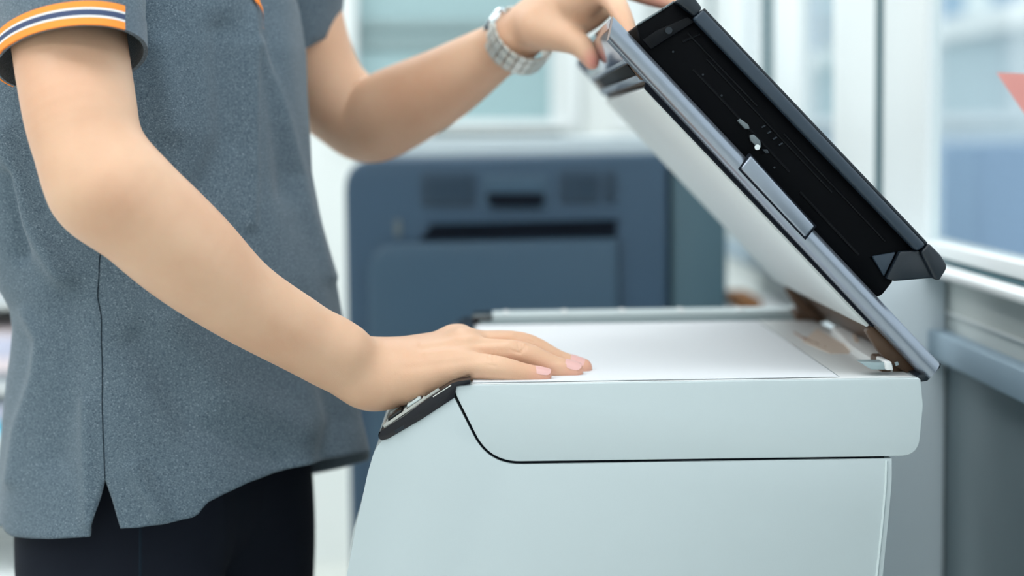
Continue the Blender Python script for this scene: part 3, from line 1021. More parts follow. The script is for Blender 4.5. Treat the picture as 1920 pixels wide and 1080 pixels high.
# ---- arms, hands, neck and head: one skin
near = [
    chain([(121, -100, 0.062, 110), (124, -20, 0.025, 108), (128, 60, -0.006, 105), (149, 200, -0.042, 104), (166, 280, -0.056, 99), (190, 345, -0.062, 96)], ys=1.06, n=5, k=0.006),
    chain([(200, 346, -0.062, 90), (243, 380, -0.06, 103), (345, 472, -0.04, 99), (450, 560, -0.015, 80), (568, 632, 0.015, 70), (645, 680, 0.035, 62), (712, 706, 0.045, 58)],
          ys=1.06, n=5, k=0.022),
    # heel of the hand and its outer edge
    chain([(690, 705, 0.044, 60), (760, 706, 0.036, 52), (830, 694, 0.03, 40), (880, 688, 0.026, 26)], ys=1.0, k=0.012),
    # metacarpals
    chain([(690, 695, 0.052, 52), (780, 668, 0.066, 38), (854, 643, 0.082, 28)], k=0.012),
    chain([(700, 700, 0.05, 50), (790, 672, 0.056, 38), (868, 646, 0.064, 28)], k=0.012),
    chain([(700, 702, 0.045, 50), (800, 682, 0.046, 38), (874, 660, 0.045, 27)], k=0.012),
    # index, middle, ring, little finger
    chain([(854, 642, 0.082, 25), (950, 648, 0.083, 22), (1010, 668, 0.083, 19), (1052, 681, 0.083, 14)], k=0.006, n=5),
    chain([(868, 646, 0.064, 26), (976, 645, 0.064, 23), (1046, 676, 0.064, 20), (1092, 690, 0.064, 18.5)], k=0.005, n=5),
    chain([(874, 660, 0.045, 26), (974, 663, 0.043, 24), (1036, 687, 0.042, 21), (1076, 695, 0.042, 18)], k=0.004, n=5),
    chain([(868, 684, 0.026, 26), (932, 690, 0.022, 23.5), (980, 699, 0.021, 19), (1019, 704, 0.021, 15.5)], k=0.004, n=5),
    # thumb, behind the palm
    chain([(730, 704, 0.065, 42), (810, 690, 0.10, 30), (870, 680, 0.122, 24), (915, 676, 0.13, 18)], k=0.012),
    # bony points: wrist knob, knuckles
    chain([(640, 645, 0.02, 34), (656, 650, 0.02, 33)], k=0.02),
    chain([(850, 633, 0.075, 19), (862, 632, 0.075, 19)], k=0.012),
    chain([(868, 640, 0.055, 20), (880, 641, 0.055, 19)], k=0.012),
]


def crease(pts, r=0.9):
    return chain([(x, y, Y, r) for x, y, Y in pts], k=0.0007, n=1, cut=True)


Vd, Fd = sdf_mesh(near, 0.0011, smooth=16)
# wrinkles over the finger joints, tendons on the back of the hand: (pixels, width px, height m)
fine = [([(971, 642), (972, 650), (970, 660)], 1.7, -0.0005), ([(978, 646), (981, 653), (976, 661)], 1.7, -0.0005), ([(985, 648), (983, 657)], 1.7, -0.0004),
        ([(958, 656), (967, 660), (975, 662)], 1.7, -0.0004), ([(989, 637), (999, 641)], 1.7, -0.0004), ([(988, 645), (1001, 648)], 1.7, -0.0004),
        ([(1054, 666), (1060, 674)], 1.6, -0.00035), ([(1036, 678), (1044, 673)], 1.6, -0.0003), ([(1040, 681), (1048, 676)], 1.6, -0.0003),
        ([(916, 666), (917, 676)], 1.7, -0.00035), ([(924, 665), (925, 675)], 1.7, -0.00035), ([(932, 666), (933, 675)], 1.7, -0.00035), ([(917, 684), (929, 686)], 1.8, -0.0003),
        ([(790, 646), (850, 638), (905, 632), (960, 630)], 5, 0.0006), ([(800, 664), (870, 652), (950, 648)], 5, 0.0006), ([(790, 655), (870, 645), (950, 640)], 4, -0.0005),
        ([(760, 690), (840, 680), (900, 672)], 6, -0.0004),
        ([(878, 706), (886, 712), (896, 714)], 2, -0.0005), ([(852, 716), (872, 708), (884, 704)], 2.2, -0.0005)]
d0 = Vd[Fd[:, 2]] - Vd[Fd[:, 0]]
d1 = Vd[Fd[:, 3]] - Vd[Fd[:, 1]]
nf = np.cross(d0, d1)
Nd = np.zeros_like(Vd)
for i in range(4):
    for c in range(3):
        Nd[:, c] += np.bincount(Fd[:, i], nf[:, c], len(Vd))
Nd /= np.linalg.norm(Nd, axis=1)[:, None] + 1e-12
Rn = np.array(RMI)
q_ = (Vd - np.array(CAM)) @ Rn.T
sx, sy = 960 + FPX * q_[:, 0] / -q_[:, 2], 540 - FPX * q_[:, 1] / -q_[:, 2]
facing = np.clip(-(Nd * (Vd - np.array(CAM))).sum(1) / np.linalg.norm(Vd - np.array(CAM), axis=1) * 4, 0, 1)
dsp = np.zeros(len(Vd))
for pl, wd, hg in fine:
    best = np.full(len(Vd), 1e9)
    for (ax_, ay_), (bx_, by_) in zip(pl, pl[1:]):
        ex, ey = bx_ - ax_, by_ - ay_
        t = np.clip(((sx - ax_) * ex + (sy - ay_) * ey) / (ex * ex + ey * ey), 0, 1)
        best = np.minimum(best, np.hypot(sx - ax_ - t * ex, sy - ay_ - t * ey))
    dsp += 1.5 * hg * np.exp(-(best / (wd * 1.25)) ** 2)
Vd = Vd + Nd * (dsp * facing)[:, None]
V1, F1 = Vd, Fd
far = [
    chain([(520, -120, 0.40, 96), (560, 60, 0.41, 88), (604, 158, 0.42, 80), (654, 208, 0.42, 76), (692, 230, 0.41, 75), (739, 207, 0.39, 79),
           (830, 160, 0.355, 69), (922, 101, 0.32, 52), (965, 76, 0.30, 43)], ys=1.05, n=5, k=0.006),
    chain([(950, 84, 0.305, 43), (1000, 50, 0.285, 44), (1050, 25, 0.27, 50), (1090, 2, 0.25, 44)], ys=1.15, k=0.012),
    chain([(1000, 40, 0.29, 40), (1060, -10, 0.285, 40), (1105, -30, 0.285, 34)], ys=1.1, k=0.012),
    chain([(1050, 44, 0.26, 36), (1098, 34, 0.25, 26), (1130, 20, 0.24, 18)], k=0.012),
    # thumb, reaching down over the lip
    chain([(1010, 55, 0.265, 38), (1052, 66, 0.245, 31), (1084, 82, 0.232, 23), (1104, 104, 0.226, 19), (1110, 118, 0.224, 13)], k=0.010, n=5),
    # index over the top of the lid
    chain([(1088, 4, 0.235, 34), (1128, -12, 0.20, 25), (1152, 4, 0.165, 21), (1170, 38, 0.135, 18), (1182, 66, 0.118, 14)], k=0.008, n=5),
    # middle, ring and little finger, resting on the feeder's front
    chain([(1096, -20, 0.26, 32), (1160, -26, 0.262, 22), (1215, -8, 0.262, 18), (1262, 8, 0.262, 13)], k=0.008, n=5),
    chain([(1098, -36, 0.285, 30), (1165, -44, 0.29, 21), (1215, -28, 0.29, 18), (1256, -12, 0.29, 13)], k=0.008, n=5),
    chain([(1090, -46, 0.31, 26), (1150, -62, 0.315, 18), (1195, -50, 0.315, 15), (1225, -36, 0.315, 11)], k=0.008, n=5),
]
V2, F2 = sdf_mesh(far, 0.0017, smooth=16)
sh_z = P(270, -150, YC).z
cxs = P(270, -150, YC).x
HC = Vector((cxs + 0.045, YC - 0.02, sh_z + 0.20))
head = [
    wchain([(cxs - 0.01, YC, sh_z - 0.12, 0.075), (cxs, YC, sh_z + 0.02, 0.058), (cxs + 0.02, YC - 0.006, sh_z + 0.12, 0.054)], k=0.03),
    wchain([(HC.x - 0.02, HC.y, HC.z + 0.03, 0.088), (HC.x + 0.005, HC.y, HC.z + 0.035, 0.086)], ys=0.9, k=0.03),
    wchain([(HC.x + 0.035, HC.y - 0.014, HC.z - 0.02, 0.058), (HC.x + 0.05, HC.y - 0.018, HC.z - 0.075, 0.036)], k=0.03),
    wchain([(HC.x + 0.085, HC.y - 0.032, HC.z + 0.012, 0.008), (HC.x + 0.105, HC.y - 0.038, HC.z - 0.025, 0.011)], k=0.012),
    wchain([(HC.x + 0.086, HC.y - 0.048, HC.z - 0.056, 0.006), (HC.x + 0.09, HC.y - 0.018, HC.z - 0.056, 0.006)], k=0.006),
    wchain([(HC.x + 0.084, HC.y - 0.046, HC.z - 0.066, 0.007), (HC.x + 0.088, HC.y - 0.02, HC.z - 0.066, 0.007)], k=0.006),
    wchain([(HC.x - 0.02, HC.y - 0.085, HC.z + 0.015, 0.014), (HC.x - 0.02, HC.y - 0.082, HC.z - 0.025, 0.010)], ys=0.5, k=0.008),
    wchain([(HC.x - 0.005, HC.y + 0.078, HC.z + 0.015, 0.014), (HC.x - 0.005, HC.y + 0.076, HC.z - 0.025, 0.010)], ys=0.5, k=0.008),
    wchain([(cxs - 0.01, YC - 0.07, sh_z - 0.10, 0.035), (cxs, YC, sh_z - 0.07, 0.05), (cxs + 0.01, YC + 0.07, sh_z - 0.10, 0.035)], k=0.03),
]
V3, F3 = sdf_mesh(head, 0.004)
Vb = np.vstack([V1, V2, V3])
Fb = np.vstack([F1, F2 + len(V1), F3 + len(V1) + len(V2)])
pink = np.zeros(len(Vb))
for (px, py, Y, r, s) in ((1082, 702, 0.042, 40, 0.55), (1024, 708, 0.021, 40, 0.55), (1098, 694, 0.064, 40, 0.55), (1050, 684, 0.083, 36, 0.5),
                          (1116, 118, 0.215, 30, 1.0), (1186, 75, 0.115, 26, 0.5), (1225, 2, 0.262, 50, 0.7), (960, 676, 0.035, 20, 0.2)):
    p = np.array(P(px, py, Y))
    dd = np.linalg.norm(Vb - p, axis=1) / (r * M(Y))
    pink = np.maximum(pink, np.clip(1.15 - dd, 0, 1) * s)
body = np_mesh('body', Vb, Fb, 'skin', person, attr=pink)

# ---- nails
def nail(c, d, n, r, ln, wd, slope=0.0):
    """curved plate: c centre of the finger end, d along the finger, n out of the nail"""
    d = Vector(d).normalized()
    n = (Vector(n) - d * Vector(n).dot(d)).normalized()
    s = d.cross(n)
    vs, fs = [], []
    NU, NW = 7, 7
    for i in range(NU + 1):
        u = i / NU * 2 - 1
        for j in range(NW + 1):
            v = j / NW * 2 - 1
            x = u * ln / 2
            ww = wd * math.sqrt(max(0.12, 1 - abs(u) ** 4 * 0.75))
            a = v * ww / r
            lift = r + slope * x + 0.0003 - 0.0010 * max(0, u - 0.3) ** 2 - 0.0008 * (u < -0.6) * (-(u + 0.6))
            vs.append(Vector(c) + d * x + n * (math.cos(a) * lift) + s * (math.sin(a) * lift))
    for i in range(NU):
        for j in range(NW):
            a = i * (NW + 1) + j
            fs.append((a, a + 1, a + NW + 2, a + NW + 1))
    k = len(vs)
    vs += [Vector(c) + (v - Vector(c)) * 0.93 for v in vs]
    fs += [tuple(i + k for i in f[::-1]) for f in fs]
    o = mesh_obj('nail', vs, fs, 'nail', person, sharp=None)
    return o


def finger_nail(p0, p1, n, ln, wd, at=0.65, rr=1.04):
    a, b = P(*p0[:3]), P(*p1[:3])
    ra, rb = p0[3] * M(p0[2]), p1[3] * M(p1[2])
    c = a.lerp(b, at)
    r = (ra + (rb - ra) * at) * rr
    nail(c, b - a, n, r, ln, wd, (rb - ra) / (b - a).length)


finger_nail((1046, 676, 0.064, 20), (1092, 690, 0.064, 18.5), (0.15, -0.45, 1), 0.0135, 0.0072, 0.74, 0.995)
finger_nail((1036, 687, 0.042, 21), (1076, 695, 0.042, 18), (0.1, -0.5, 1), 0.0135, 0.0070, 0.90, 0.995)
finger_nail((980, 699, 0.021, 19), (1019, 704, 0.021, 15.5), (0.05, -0.5, 1), 0.0130, 0.0060, 0.93, 0.995)
finger_nail((1010, 668, 0.083, 19), (1052, 681, 0.083, 14), (0.1, -0.1, 1), 0.011, 0.0055, 0.95)
finger_nail((1084, 82, 0.232, 23), (1110, 118, 0.224, 13), (-0.35, -1, 0.1), 0.013, 0.0060, 0.75)

# ---- polo shirt: rows (py at YC, back px, front px)
rows = [(-185, 190, 395), (-150, 110, 440), (-100, 20, 505), (0, -30, 548), (100, -45, 564), (240, -45, 573), (330, -38, 577), (430, -22, 600), (515, 4, 622),
        (560, 36, 630), (600, 45, 637), (650, 42, 646), (700, 35, 655), (800, 21, 679), (860, 13, 694), (930, 7, 700), (1000, 3, 704), (1030, 6, 704)]
RZ = np.array([P(300, r[0], YC).z for r in rows])
RL = np.array([P(r[1], r[0], YC).x for r in rows])
RR = np.array([P(r[2], r[0], YC).x for r in rows])
bz_z = np.array([P(300, y, YC).z for y in (-185, -130, -60, 40, 250, 500, 800, 1030)])
bz_b = np.array([0.07, 0.13, 0.165, 0.175, 0.170, 0.162, 0.172, 0.186])


def sec(z):
    zz = RZ[::-1]
    l, r = np.interp(z, zz, RL[::-1]), np.interp(z, zz, RR[::-1])
    b = np.interp(z, bz_z[::-1], bz_b[::-1])
    h = (r - l) / 2
    a = math.sqrt(max(0.0016, h * h - (b * math.sin(PSI)) ** 2)) / math.cos(PSI)
    return (l + r) / 2, a, b


SEAM = 0.155                                   # angle of the side seam on the near side
hem_f = ([238, 265, 300, 365, 385, 420, 470, 560, 620, 695], [991, 988, 984, 970, 945, 929, 909, 882, 870, 855])
hem_r = ([5, 12, 25, 60, 100, 150, 190], [982, 994, 1003, 1008, 1010, 1009, 1008])


def hem_py(t):
    """row at which the hem hangs, around the body"""
    cx, a, b = sec(P(300, 940, YC).z)
    q = lambda u: P(300, 940, YC).x * 0 + cx + (FV * (a * math.sin(u)) + NVV * (b * math.cos(u))).x
    ts = np.linspace(-1.6, 2.4, 161)
    xs = np.array([q(u) for u in ts])
    tb, tf = ts[xs.argmin()], ts[xs.argmax()]
    u = t if t < tf + PI else t - 2 * PI
    if u > tf:                                 # far side, out of sight
        k = (u - tf) / (tb + 2 * PI - tf)
        return 855 + (982 - 855) * k
    if u < tb:
        k = (u + 2 * PI - tf) / (tb + 2 * PI - tf)
        return 855 + (982 - 855) * k
    p = Vector((q(u), YC + (FV * (a * math.sin(u)) + NVV * (b * math.cos(u))).y, P(300, 960, YC).z))
    px = proj(p)[0]
    return float(np.interp(px, *(hem_f if u >= SEAM - 1e-6 else hem_r)))


ridges = [  # (pixel polyline, width px, height m)
    ([(478, 20), (477, 150), (477, 240), (474, 340), (468, 420)], 10, 0.003),
    ([(500, -80), (512, 60), (520, 200), (540, 360)], 20, -0.004),
    ([(420, 60), (430, 260), (380, 360)], 30, -0.005),
    ([(492, 80), (520, 160), (552, 280), (580, 400), (620, 520)], 11, 0.003),
    ([(300, 90), (320, 240)], 26, 0.004),
    ([(48, 590), (74, 640), (66, 700), (34, 800), (22, 900)], 14, 0.003),
    ([(120, 560), (130, 700), (100, 860)], 34, -0.004),
    ([(330, 600), (420, 740), (560, 800)], 34, 0.004),
    ([(260, 640), (360, 800), (520, 870)], 30, -0.004),
    ([(160, 760), (170, 980)], 16, 0.003),
    ([(255, 880), (300, 960)], 16, 0.004),
    ([(600, 640), (640, 790), (620, 850)], 26, -0.006),
    ([(10, 250), (60, 420), (120, 520)], 22, 0.006),
    ([(20, 330), (40, 480)], 14, -0.005),
]


def seg_d(x, y, pl):
    best = 1e9
    for (ax, ay), (bx, by) in zip(pl, pl[1:]):
        dx, dy = bx - ax, by - ay
        t = max(0, min(1, ((x - ax) * dx + (y - ay) * dy) / (dx * dx + dy * dy)))
        best = min(best, math.hypot(x - ax - t * dx, y - ay - t * dy))
    return best


def sgnpow(v, e):
    return math.copysign(abs(v) ** e, v)


def shirt_pt(t, z, off=0.0, wrinkle=True):
    cx, a, b = sec(z)
    e = 1.0
    c, s = math.cos(t), math.sin(t)
    p = Vector((cx, YC, z)) + FV * (a * sgnpow(s, e)) + NVV * (b * sgnpow(c, e))
    nrm = (FV * (s / a) + NVV * (c / b)).normalized()
    dsp = off
    if wrinkle:
        x, y = proj(p)
        if nrm.y < 0.15:
            for pl, wd, hg in ridges:
                d = seg_d(x, y, pl)
                if d < 3 * wd:
                    dsp += 1.7 * hg * math.exp(-(d / wd) ** 2)
        dsp += 0.0016 * math.sin(5 * t + z * 18) * math.sin(z * 13 + 2 * t) + 0.001 * math.sin(11 * t - z * 30)
    return p + nrm * dsp


zApex = P(212, 895, 0.07).z
zTop = RZ[0]


def shirt_panel(t0, t1, NT, NZ):
    vs, fs = [], []
    for i in range(NT + 1):
        t = t0 + (t1 - t0) * i / NT
        hy = hem_py(t if t0 == SEAM else t - (1e-4 if i == NT else 0))
        x0, a0, b0 = sec(P(300, hy, YC).z)
        yy = YC + (FV * (a0 * math.sin(t)) + NVV * (b0 * math.cos(t))).y
        zh = P(x0 / M(YC) + 914, hy, yy).z
        dt = min(abs(t - SEAM), abs(t - SEAM - 2 * PI))
        wt = math.exp(-(dt / 0.3) ** 2)
        zsp = wt * zApex + (1 - wt) * (zh + 0.2 * (zTop - zh))
        JS = int(NZ * 0.8)
        for j in range(NZ + 1):
            if j <= JS:
                z = zTop + (zsp - zTop) * j / JS
            else:
                z = zsp + (zh - zsp) * (j - JS) / (NZ - JS)
            # slit: below its apex the two panels part along the side seam
            tt = t
            if z < zApex:
                f = (zApex - z)
                g = f * 1.75
                if t0 == SEAM:
                    tt = t + g * 1.1 * math.exp(-(t - SEAM) / 0.22)
                else:
                    tt = t - g * 0.92 * math.exp(-(2 * PI + SEAM - t) / 0.22)
            vs.append(shirt_pt(tt, z))
    for i in range(NT):
        for j in range(NZ):
            q = i * (NZ + 1) + j
            fs.append((q, q + NZ + 1, q + NZ + 2, q + 1))
    return vs, fs


def solidify(vs, fs, th):
    """give an open sheet a thickness, inwards"""
    bm = bmesh.new()
    bv = [bm.verts.new(v) for v in vs]
    for f in fs:
        bm.faces.new([bv[i] for i in f])
    bmesh.ops.remove_doubles(bm, verts=bm.verts, dist=1e-5)
    bmesh.ops.recalc_face_normals(bm, faces=bm.faces)
    return bm


va, fa = shirt_panel(SEAM, PI + SEAM, 120, 150)
vb_, fb_ = shirt_panel(PI + SEAM, 2 * PI + SEAM, 120, 150)
bm = solidify(va + vb_, fa + [tuple(i + len(va) for i in f) for f in fb_], 0.0015)
bm.verts.index_update()
vs = [v.co.copy() for v in bm.verts]
fs = [[v.index for v in f.verts] for f in bm.faces]
bm.free()
shirt = mesh_obj('polo_shirt', vs, fs, 'shirt', person, sharp=None)
md = shirt.modifiers.new('thickness', 'SOLIDIFY')
md.thickness = 0.0022
md.offset = -1
# side seam and hem stitching
pts = []
for z in np.linspace(P(195, 440, 0.07).z, zApex, 40):
    py = proj((-0.34, 0.07, z))[1]
    pts.append(shirt_pt(float(np.interp(py, (440, 480, 560, 640), (0.36, 0.29, 0.20, SEAM))), z, 0.0001))
tube('side_seam', pts, 0.0005, 'seamthread', shirt, 6)
# placket edge showing at the chest
vs, fs = [], []
for k in range(9):
    z = P(480, -60 + k * 13.5, 0.12).z
    tt = 1.40
    wd = 0.035 * (1 - k / 8) ** 0.8 + 0.003
    for s in (0, 1):
        vs.append(shirt_pt(tt + wd * (s - 0.5) * 2 + k * 0.006, z, 0.003))
for k in range(8):
    fs.append((2 * k, 2 * k + 1, 2 * k + 3, 2 * k + 2))
n_ = len(vs)
vs2 = [v + NVV * -0.0025 for v in vs]
fs += [tuple(i + n_ for i in f[::-1]) for f in fs]
plk = mesh_obj('placket_trim', vs + vs2, fs, 'orange', shirt, sharp=None)
tag(plk, 'orange edge of the polo placket')
# collar
vs, fs = [], []
for j, (dz, g) in enumerate(((0.0, 0.0), (0.03, -0.004), (0.034, 0.004), (0.0, 0.022), (-0.01, 0.026))):
    for i in range(24):
        a = 2 * PI * i / 24
        vs.append(Vector((cxs + 0.005, YC, sh_z + 0.03 + dz)) + FV * math.sin(a) * (0.066 + g) + NVV * math.cos(a) * (0.064 + g))
for j in range(4):
    for i in range(24):
        fs.append((j * 24 + i, j * 24 + (i + 1) % 24, (j + 1) * 24 + (i + 1) % 24, (j + 1) * 24 + i))
mesh_obj('collar', vs, fs, 'shirt_rib', shirt, sharp=None)


# ---- sleeves
def ring(cpt, e1, e2, n=64):
    return [(Vector(cpt), Vector(e1), Vector(e2))]


def sleeve_fn(secs):
    """secs: list of (centre, e1, e2); returns f(theta, s) with s = 0 at the hem, 1 at the shoulder"""
    C_ = np.array([list(c) + list(a) + list(b) for c, a, b in secs])
    cc = catmull(C_, 8)
    S_ = np.linspace(1, 0, len(cc))

    def f(th, s, off=0.0):
        v = np.array([np.interp(s, S_[::-1], cc[::-1, k]) for k in range(9)])
        c, a, b = Vector(v[:3]), Vector(v[3:6]), Vector(v[6:])
        d = a * math.cos(th) + b * math.sin(th)
        return c + d + d.normalized() * off
    return f


def sleeve_mesh(name, f, m, t0, t1, s0, s1, nt, ns, off0, off1, parent, wr=0.0):
    """closed band between two offsets"""
    vs, fs = [], []
    full = abs(t1 - t0 - 2 * PI) < 1e-6
    N = nt if full else nt + 1
    for off in (off1, off0):
        for j in range(ns + 1):
            s = s0 + (s1 - s0) * j / ns
            for i in range(N):
                th = t0 + (t1 - t0) * i / nt
                wv = wr * math.sin(3 * th + 9 * s) * min(1, s * 4)
                vs.append(f(th, s, off + wv))
    L = N * (ns + 1)

    def q(o, j, i):
        return o * L + j * N + i % N
    for o in (0, 1):
        for j in range(ns):
            for i in range(nt):
                a = (q(o, j, i), q(o, j, i + 1), q(o, j + 1, i + 1), q(o, j + 1, i))
                fs.append(a if o == 0 else a[::-1])
    for j in (0, ns):
        for i in range(nt):
            fs.append((q(0, j, i), q(1, j, i), q(1, j, i + 1), q(0, j, i + 1)))
    if not full:
        for i in (0, nt):
            for j in range(ns):
                fs.append((q(0, j, i), q(0, j + 1, i), q(1, j + 1, i), q(1, j, i)))
    bm = bmesh.new()
    bv = [bm.verts.new(v) for v in vs]
    for x in fs:
        bm.faces.new([bv[i] for i in x])
    return bm_obj(name, bm, m, parent, sharp=math.radians(60))


nr, fr_, lf, rt = P(140, 52, -0.086), P(128, 176, 0.055), P(-12, 122, -0.012), P(272, 98, -0.012)
c0 = (nr + fr_ + lf + rt) / 4
E1, E2 = (rt - lf) / 2, (fr_ - nr) / 2
shc = P(128, -190, 0.10)
secs = [(P(165, -215, 0.185), Vector((0.030, 0, 0.0)), Vector((0, 0.03, -0.008))),
        (P(140, -208, 0.135), Vector((0.052, 0, 0.0)), Vector((0, 0.058, -0.016))),
        (shc, Vector((0.062, 0, 0.0)), Vector((0, 0.07, -0.02))),
        (P(126, -100, 0.05), Vector((0.064, 0, -0.004)), Vector((0, 0.066, -0.024))),
        (P(128, 10, 0.012), E1 * 1.02, E2 * 1.03),
        (c0, E1, E2)]
sf = sleeve_fn(secs)
sl = sleeve_mesh('sleeve', sf, 'shirt', 0, 2 * PI, 0, 1, 96, 40, -0.0022, 0.0, shirt, wr=0.0012)
# ribbed stripes at the hem of the near sleeve; s per metre along the near side
len_near = (sf(-PI / 2, 0) - sf(-PI / 2, 0.25)).length / 0.25
t_end = -PI / 2 + math.asin((222 - 130) / 142)
t_beg = -PI / 2 - 2.3
y_ = -0.0006
for m, hpx, lab in (('orange', 18, 'lower orange stripe of the sleeve hem'), ('whiterib', 5, 'lower white stripe of the sleeve hem'),
                    ('navyrib', 13, 'navy stripe of the sleeve hem'), ('whiterib', 5, 'upper white stripe of the sleeve hem'),
                    ('orange', 15, 'upper orange stripe of the sleeve hem')):
    hh = hpx * M(-0.07)
    o = sleeve_mesh('sleeve_stripe', sf, m, t_beg, t_end, y_ / len_near, (y_ + hh) / len_near, 60, 3, -0.0005, 0.0016, shirt)
    tag(o, lab)
    y_ += hh
o = sleeve_mesh('sleeve_cuff', sf, 'shirt_rib', t_end + 0.004, t_end + 1.9, -0.0006 / len_near, (y_ + 0.002) / len_near, 40, 4, -0.0004, 0.0012, shirt)

# far sleeve
secs2 = [(P(430, -240, 0.29), Vector((0.028, 0.0, 0.012)), Vector((0.0, 0.03, 0.0))),
         (P(455, -222, 0.33), Vector((0.045, 0.0, 0.02)), Vector((0.0, 0.055, 0.0))),
         (P(480, -200, 0.36), Vector((0.054, 0.0, 0.032)), Vector((0.0, 0.07, 0.0))),
         (P(515, -90, 0.385), Vector((0.055, 0.0, 0.03)), Vector((0.0, 0.068, 0.0))),
         (P(548, 10, 0.40), Vector((0.053, 0.0, 0.028)), Vector((0.0, 0.064, 0.0))),
         (P(555, 116, 0.41), (P(636, 64, 0.41) - P(474, 168, 0.41)) / 2, Vector((0.0, 0.062, 0.0)))]
sf2 = sleeve_fn(secs2)
sleeve_mesh('sleeve', sf2, 'shirt', 0, 2 * PI, 0, 1, 64, 30, -0.0022, 0.0, shirt, wr=0.001)

# ---- trousers
hipx = P(306, 1000, YC).x


def leg_pts(side):
    rk = 0.86 if side > 0 else 1.0
    o = NVV * (0.074 * side)
    def q(px, py, r):
        z = P(300, py, YC).z
        return (P(px, py, YC).x + o.x, YC + o.y, z, r * rk)
    zz = [q(318, 800, 0.090), q(310, 900, 0.102), q(308, 1000, 0.107), q(312, 1090, 0.105), q(318, 1250, 0.098)]
    x = P(318, 1250, YC).x + o.x
    return zz + [(x + 0.005, YC + o.y, 0.45, 0.075), (x - 0.005, YC + o.y, 0.25, 0.064), (x - 0.015, YC + o.y, 0.075, 0.055)]


tch = [wchain(leg_pts(1), k=0.02, ys=0.76), wchain(leg_pts(-1), k=0.02, ys=0.76)]
zc_ = P(300, 960, YC).z
tch.append(wchain([(hipx + NVV.x * 0.05, YC + NVV.y * 0.05, zc_ + 0.02, 0.096), (hipx - NVV.x * 0.06, YC - NVV.y * 0.06, zc_ + 0.02, 0.096)], k=0.02, ys=0.78))
V4, F4 = sdf_mesh(tch, 0.004)
trousers = np_mesh('trousers', V4, F4, 'trouser', person)
# side seam of the near trouser leg, raised welt with the pocket edge
pts = []
for py in range(930, 1300, 15):
    for Y in np.arange(-0.05, 0.25, 0.002):
        p = P(263, py, Y)
        # first hit with the two near chains
        d = min(np.hypot(np.hypot(p.x - a[0], p.y - a[1]), 0) - a[3] for a in [tch[0]['A'][np.argmin(abs(tch[0]['A'][:, 2] - p.z))]])
        if d <= 0.0004:
            pts.append(p)
            break
if len(pts) > 3:
    tube('trouser_seam', pts, 0.0012, 'seamthread', trousers, 6)
# shoes and hair
for s in (1, -1):
    o = NVV * (0.082 * s)
    x = P(318, 1250, YC).x + o.x
    Vs, Fs = sdf_mesh([wchain([(x - 0.05, YC + o.y, 0.042, 0.04), (x + 0.05, YC + o.y, 0.042, 0.042), (x + 0.15, YC + o.y - 0.01, 0.034, 0.034)], k=0.02),
                       wchain([(x - 0.03, YC + o.y, 0.05, 0.04), (x - 0.02, YC + o.y, 0.10, 0.045)], k=0.03)], 0.004)
    Vs[:, 2] = np.maximum(Vs[:, 2], 0.0)
    np_mesh('shoe', Vs, Fs, 'shoe', person)
Vh, Fh = sdf_mesh([wchain([(HC.x - 0.035, HC.y, HC.z + 0.05, 0.092), (HC.x + 0.005, HC.y, HC.z + 0.07, 0.078)], ys=0.95, k=0.02),
                   wchain([(HC.x - 0.06, HC.y, HC.z - 0.02, 0.062), (HC.x - 0.05, HC.y, HC.z + 0.03, 0.07)], k=0.02)], 0.004)
np_mesh('hair', Vh, Fh, 'hair', person)
for s in (-1, 1):
    c = HC + FV * 0.078 + NVV * (0.032 * s) + Vector((0, 0, 0.012))
    Ve, Fe = sdf_mesh([wchain([(c.x, c.y, c.z, 0.011), (c.x + 0.001, c.y, c.z, 0.011)], n=1)], 0.002)
    np_mesh('eye', Ve, Fe, 'keyd', person)

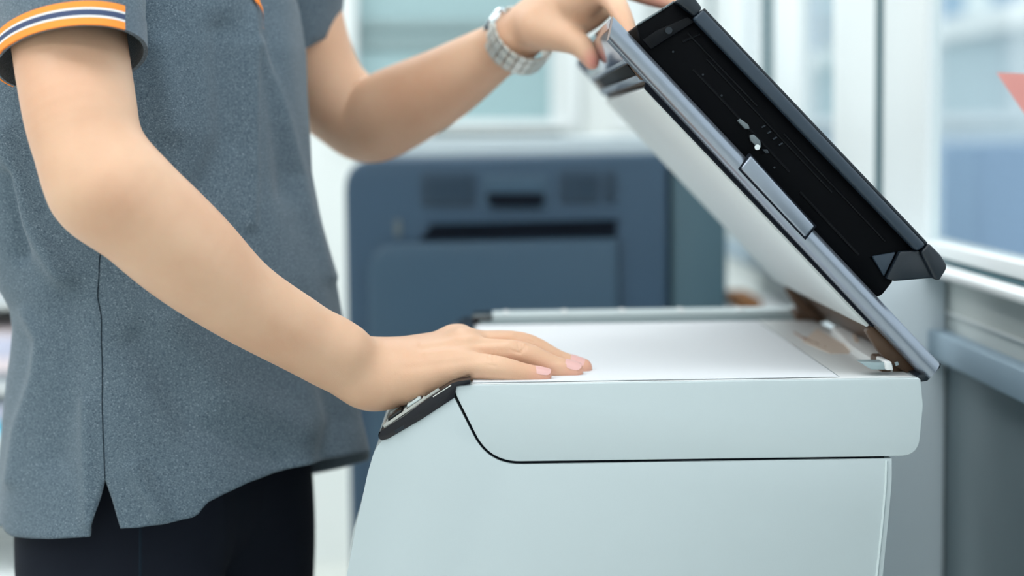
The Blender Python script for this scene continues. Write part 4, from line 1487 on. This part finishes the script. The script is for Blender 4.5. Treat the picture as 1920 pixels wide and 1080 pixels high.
# ------------------------------------------------------------------ wristwatch on the far wrist
WCc = P(974, 76, 0.302)
e_ax = (P(1023, 112, 0.302) - P(925, 40, 0.302)) / 2          # across the wrist, in the picture plane
fa = (P(1020, 40, 0.28) - P(900, 110, 0.33)).normalized()      # along the forearm
e_dp = fa.cross(e_ax).normalized() * -1
if e_dp.y > 0:
    e_dp = -e_dp
ax_w = e_ax.cross(e_dp).normalized()
if ax_w.dot(fa) < 0:
    ax_w = -ax_w
ra_, rb_ = e_ax.length, 0.036
watch = thing('wristwatch', WCc, 'silver wristwatch with a steel link bracelet on the wrist at the lid', 'watch')


def wr(a, off=0.0):
    return WCc - e_ax.normalized() * (math.cos(a) * (ra_ + off)) + e_dp.normalized() * (math.sin(a) * (rb_ + off))


NL = 22
for k in range(NL):
    a = 2 * PI * k / NL
    if min(a, 2 * PI - a) < 0.42:
        continue
    p, q = wr(a), wr(a + 0.01)
    tdir = (q - p).normalized()
    ndir = ax_w.cross(tdir).normalized()
    hl = 0.5 * (wr(a + PI / NL) - wr(a - PI / NL)).length * 0.90
    lk = None
    for s, wd, th in ((0, 0.0048, 0.0017), (-1, 0.0030, 0.0014), (1, 0.0030, 0.0014)):
        bm = bmesh.new()
        box_bm(bm, (-hl, -wd, -th), (hl, wd, th))
        bevel_bm(bm, 0.0008, 2)
        cc = p + ax_w * (s * 0.0080)
        for v in bm.verts:
            v.co = cc + tdir * v.co.x + ax_w * v.co.y + ndir * v.co.z
        o = bm_obj('bracelet_link' if s == 0 else 'link_side', bm, 'steelb', watch if s == 0 else lk)
        if s == 0:
            lk = o
# case, bezel, dial, crown at the back of the wrist
cdir = (WCc - wr(0)).normalized() * -1
cpos = wr(0, -0.002)
t2 = ax_w.cross(cdir).normalized()
bm = bmesh.new()
tube_bm(bm, [cpos - cdir * 0.003, cpos - cdir * 0.002, cpos + cdir * 0.004, cpos + cdir * 0.0055, cpos + cdir * 0.0062], [0.0125, 0.0142, 0.0145, 0.0135, 0.0118], 28)
case = bm_obj('watch_case', bm, 'steel', watch, sharp=math.radians(60))
bm = bmesh.new()
tube_bm(bm, [cpos + cdir * 0.0060, cpos + cdir * 0.0066], 0.0115, 28)
bm_obj('dial', bm, 'paper', case)
bm = bmesh.new()
tube_bm(bm, [cpos + ax_w * 0.014 + cdir * 0.001, cpos + ax_w * 0.018 + cdir * 0.001], 0.0024, 12)
bm_obj('crown', bm, 'steel', case)
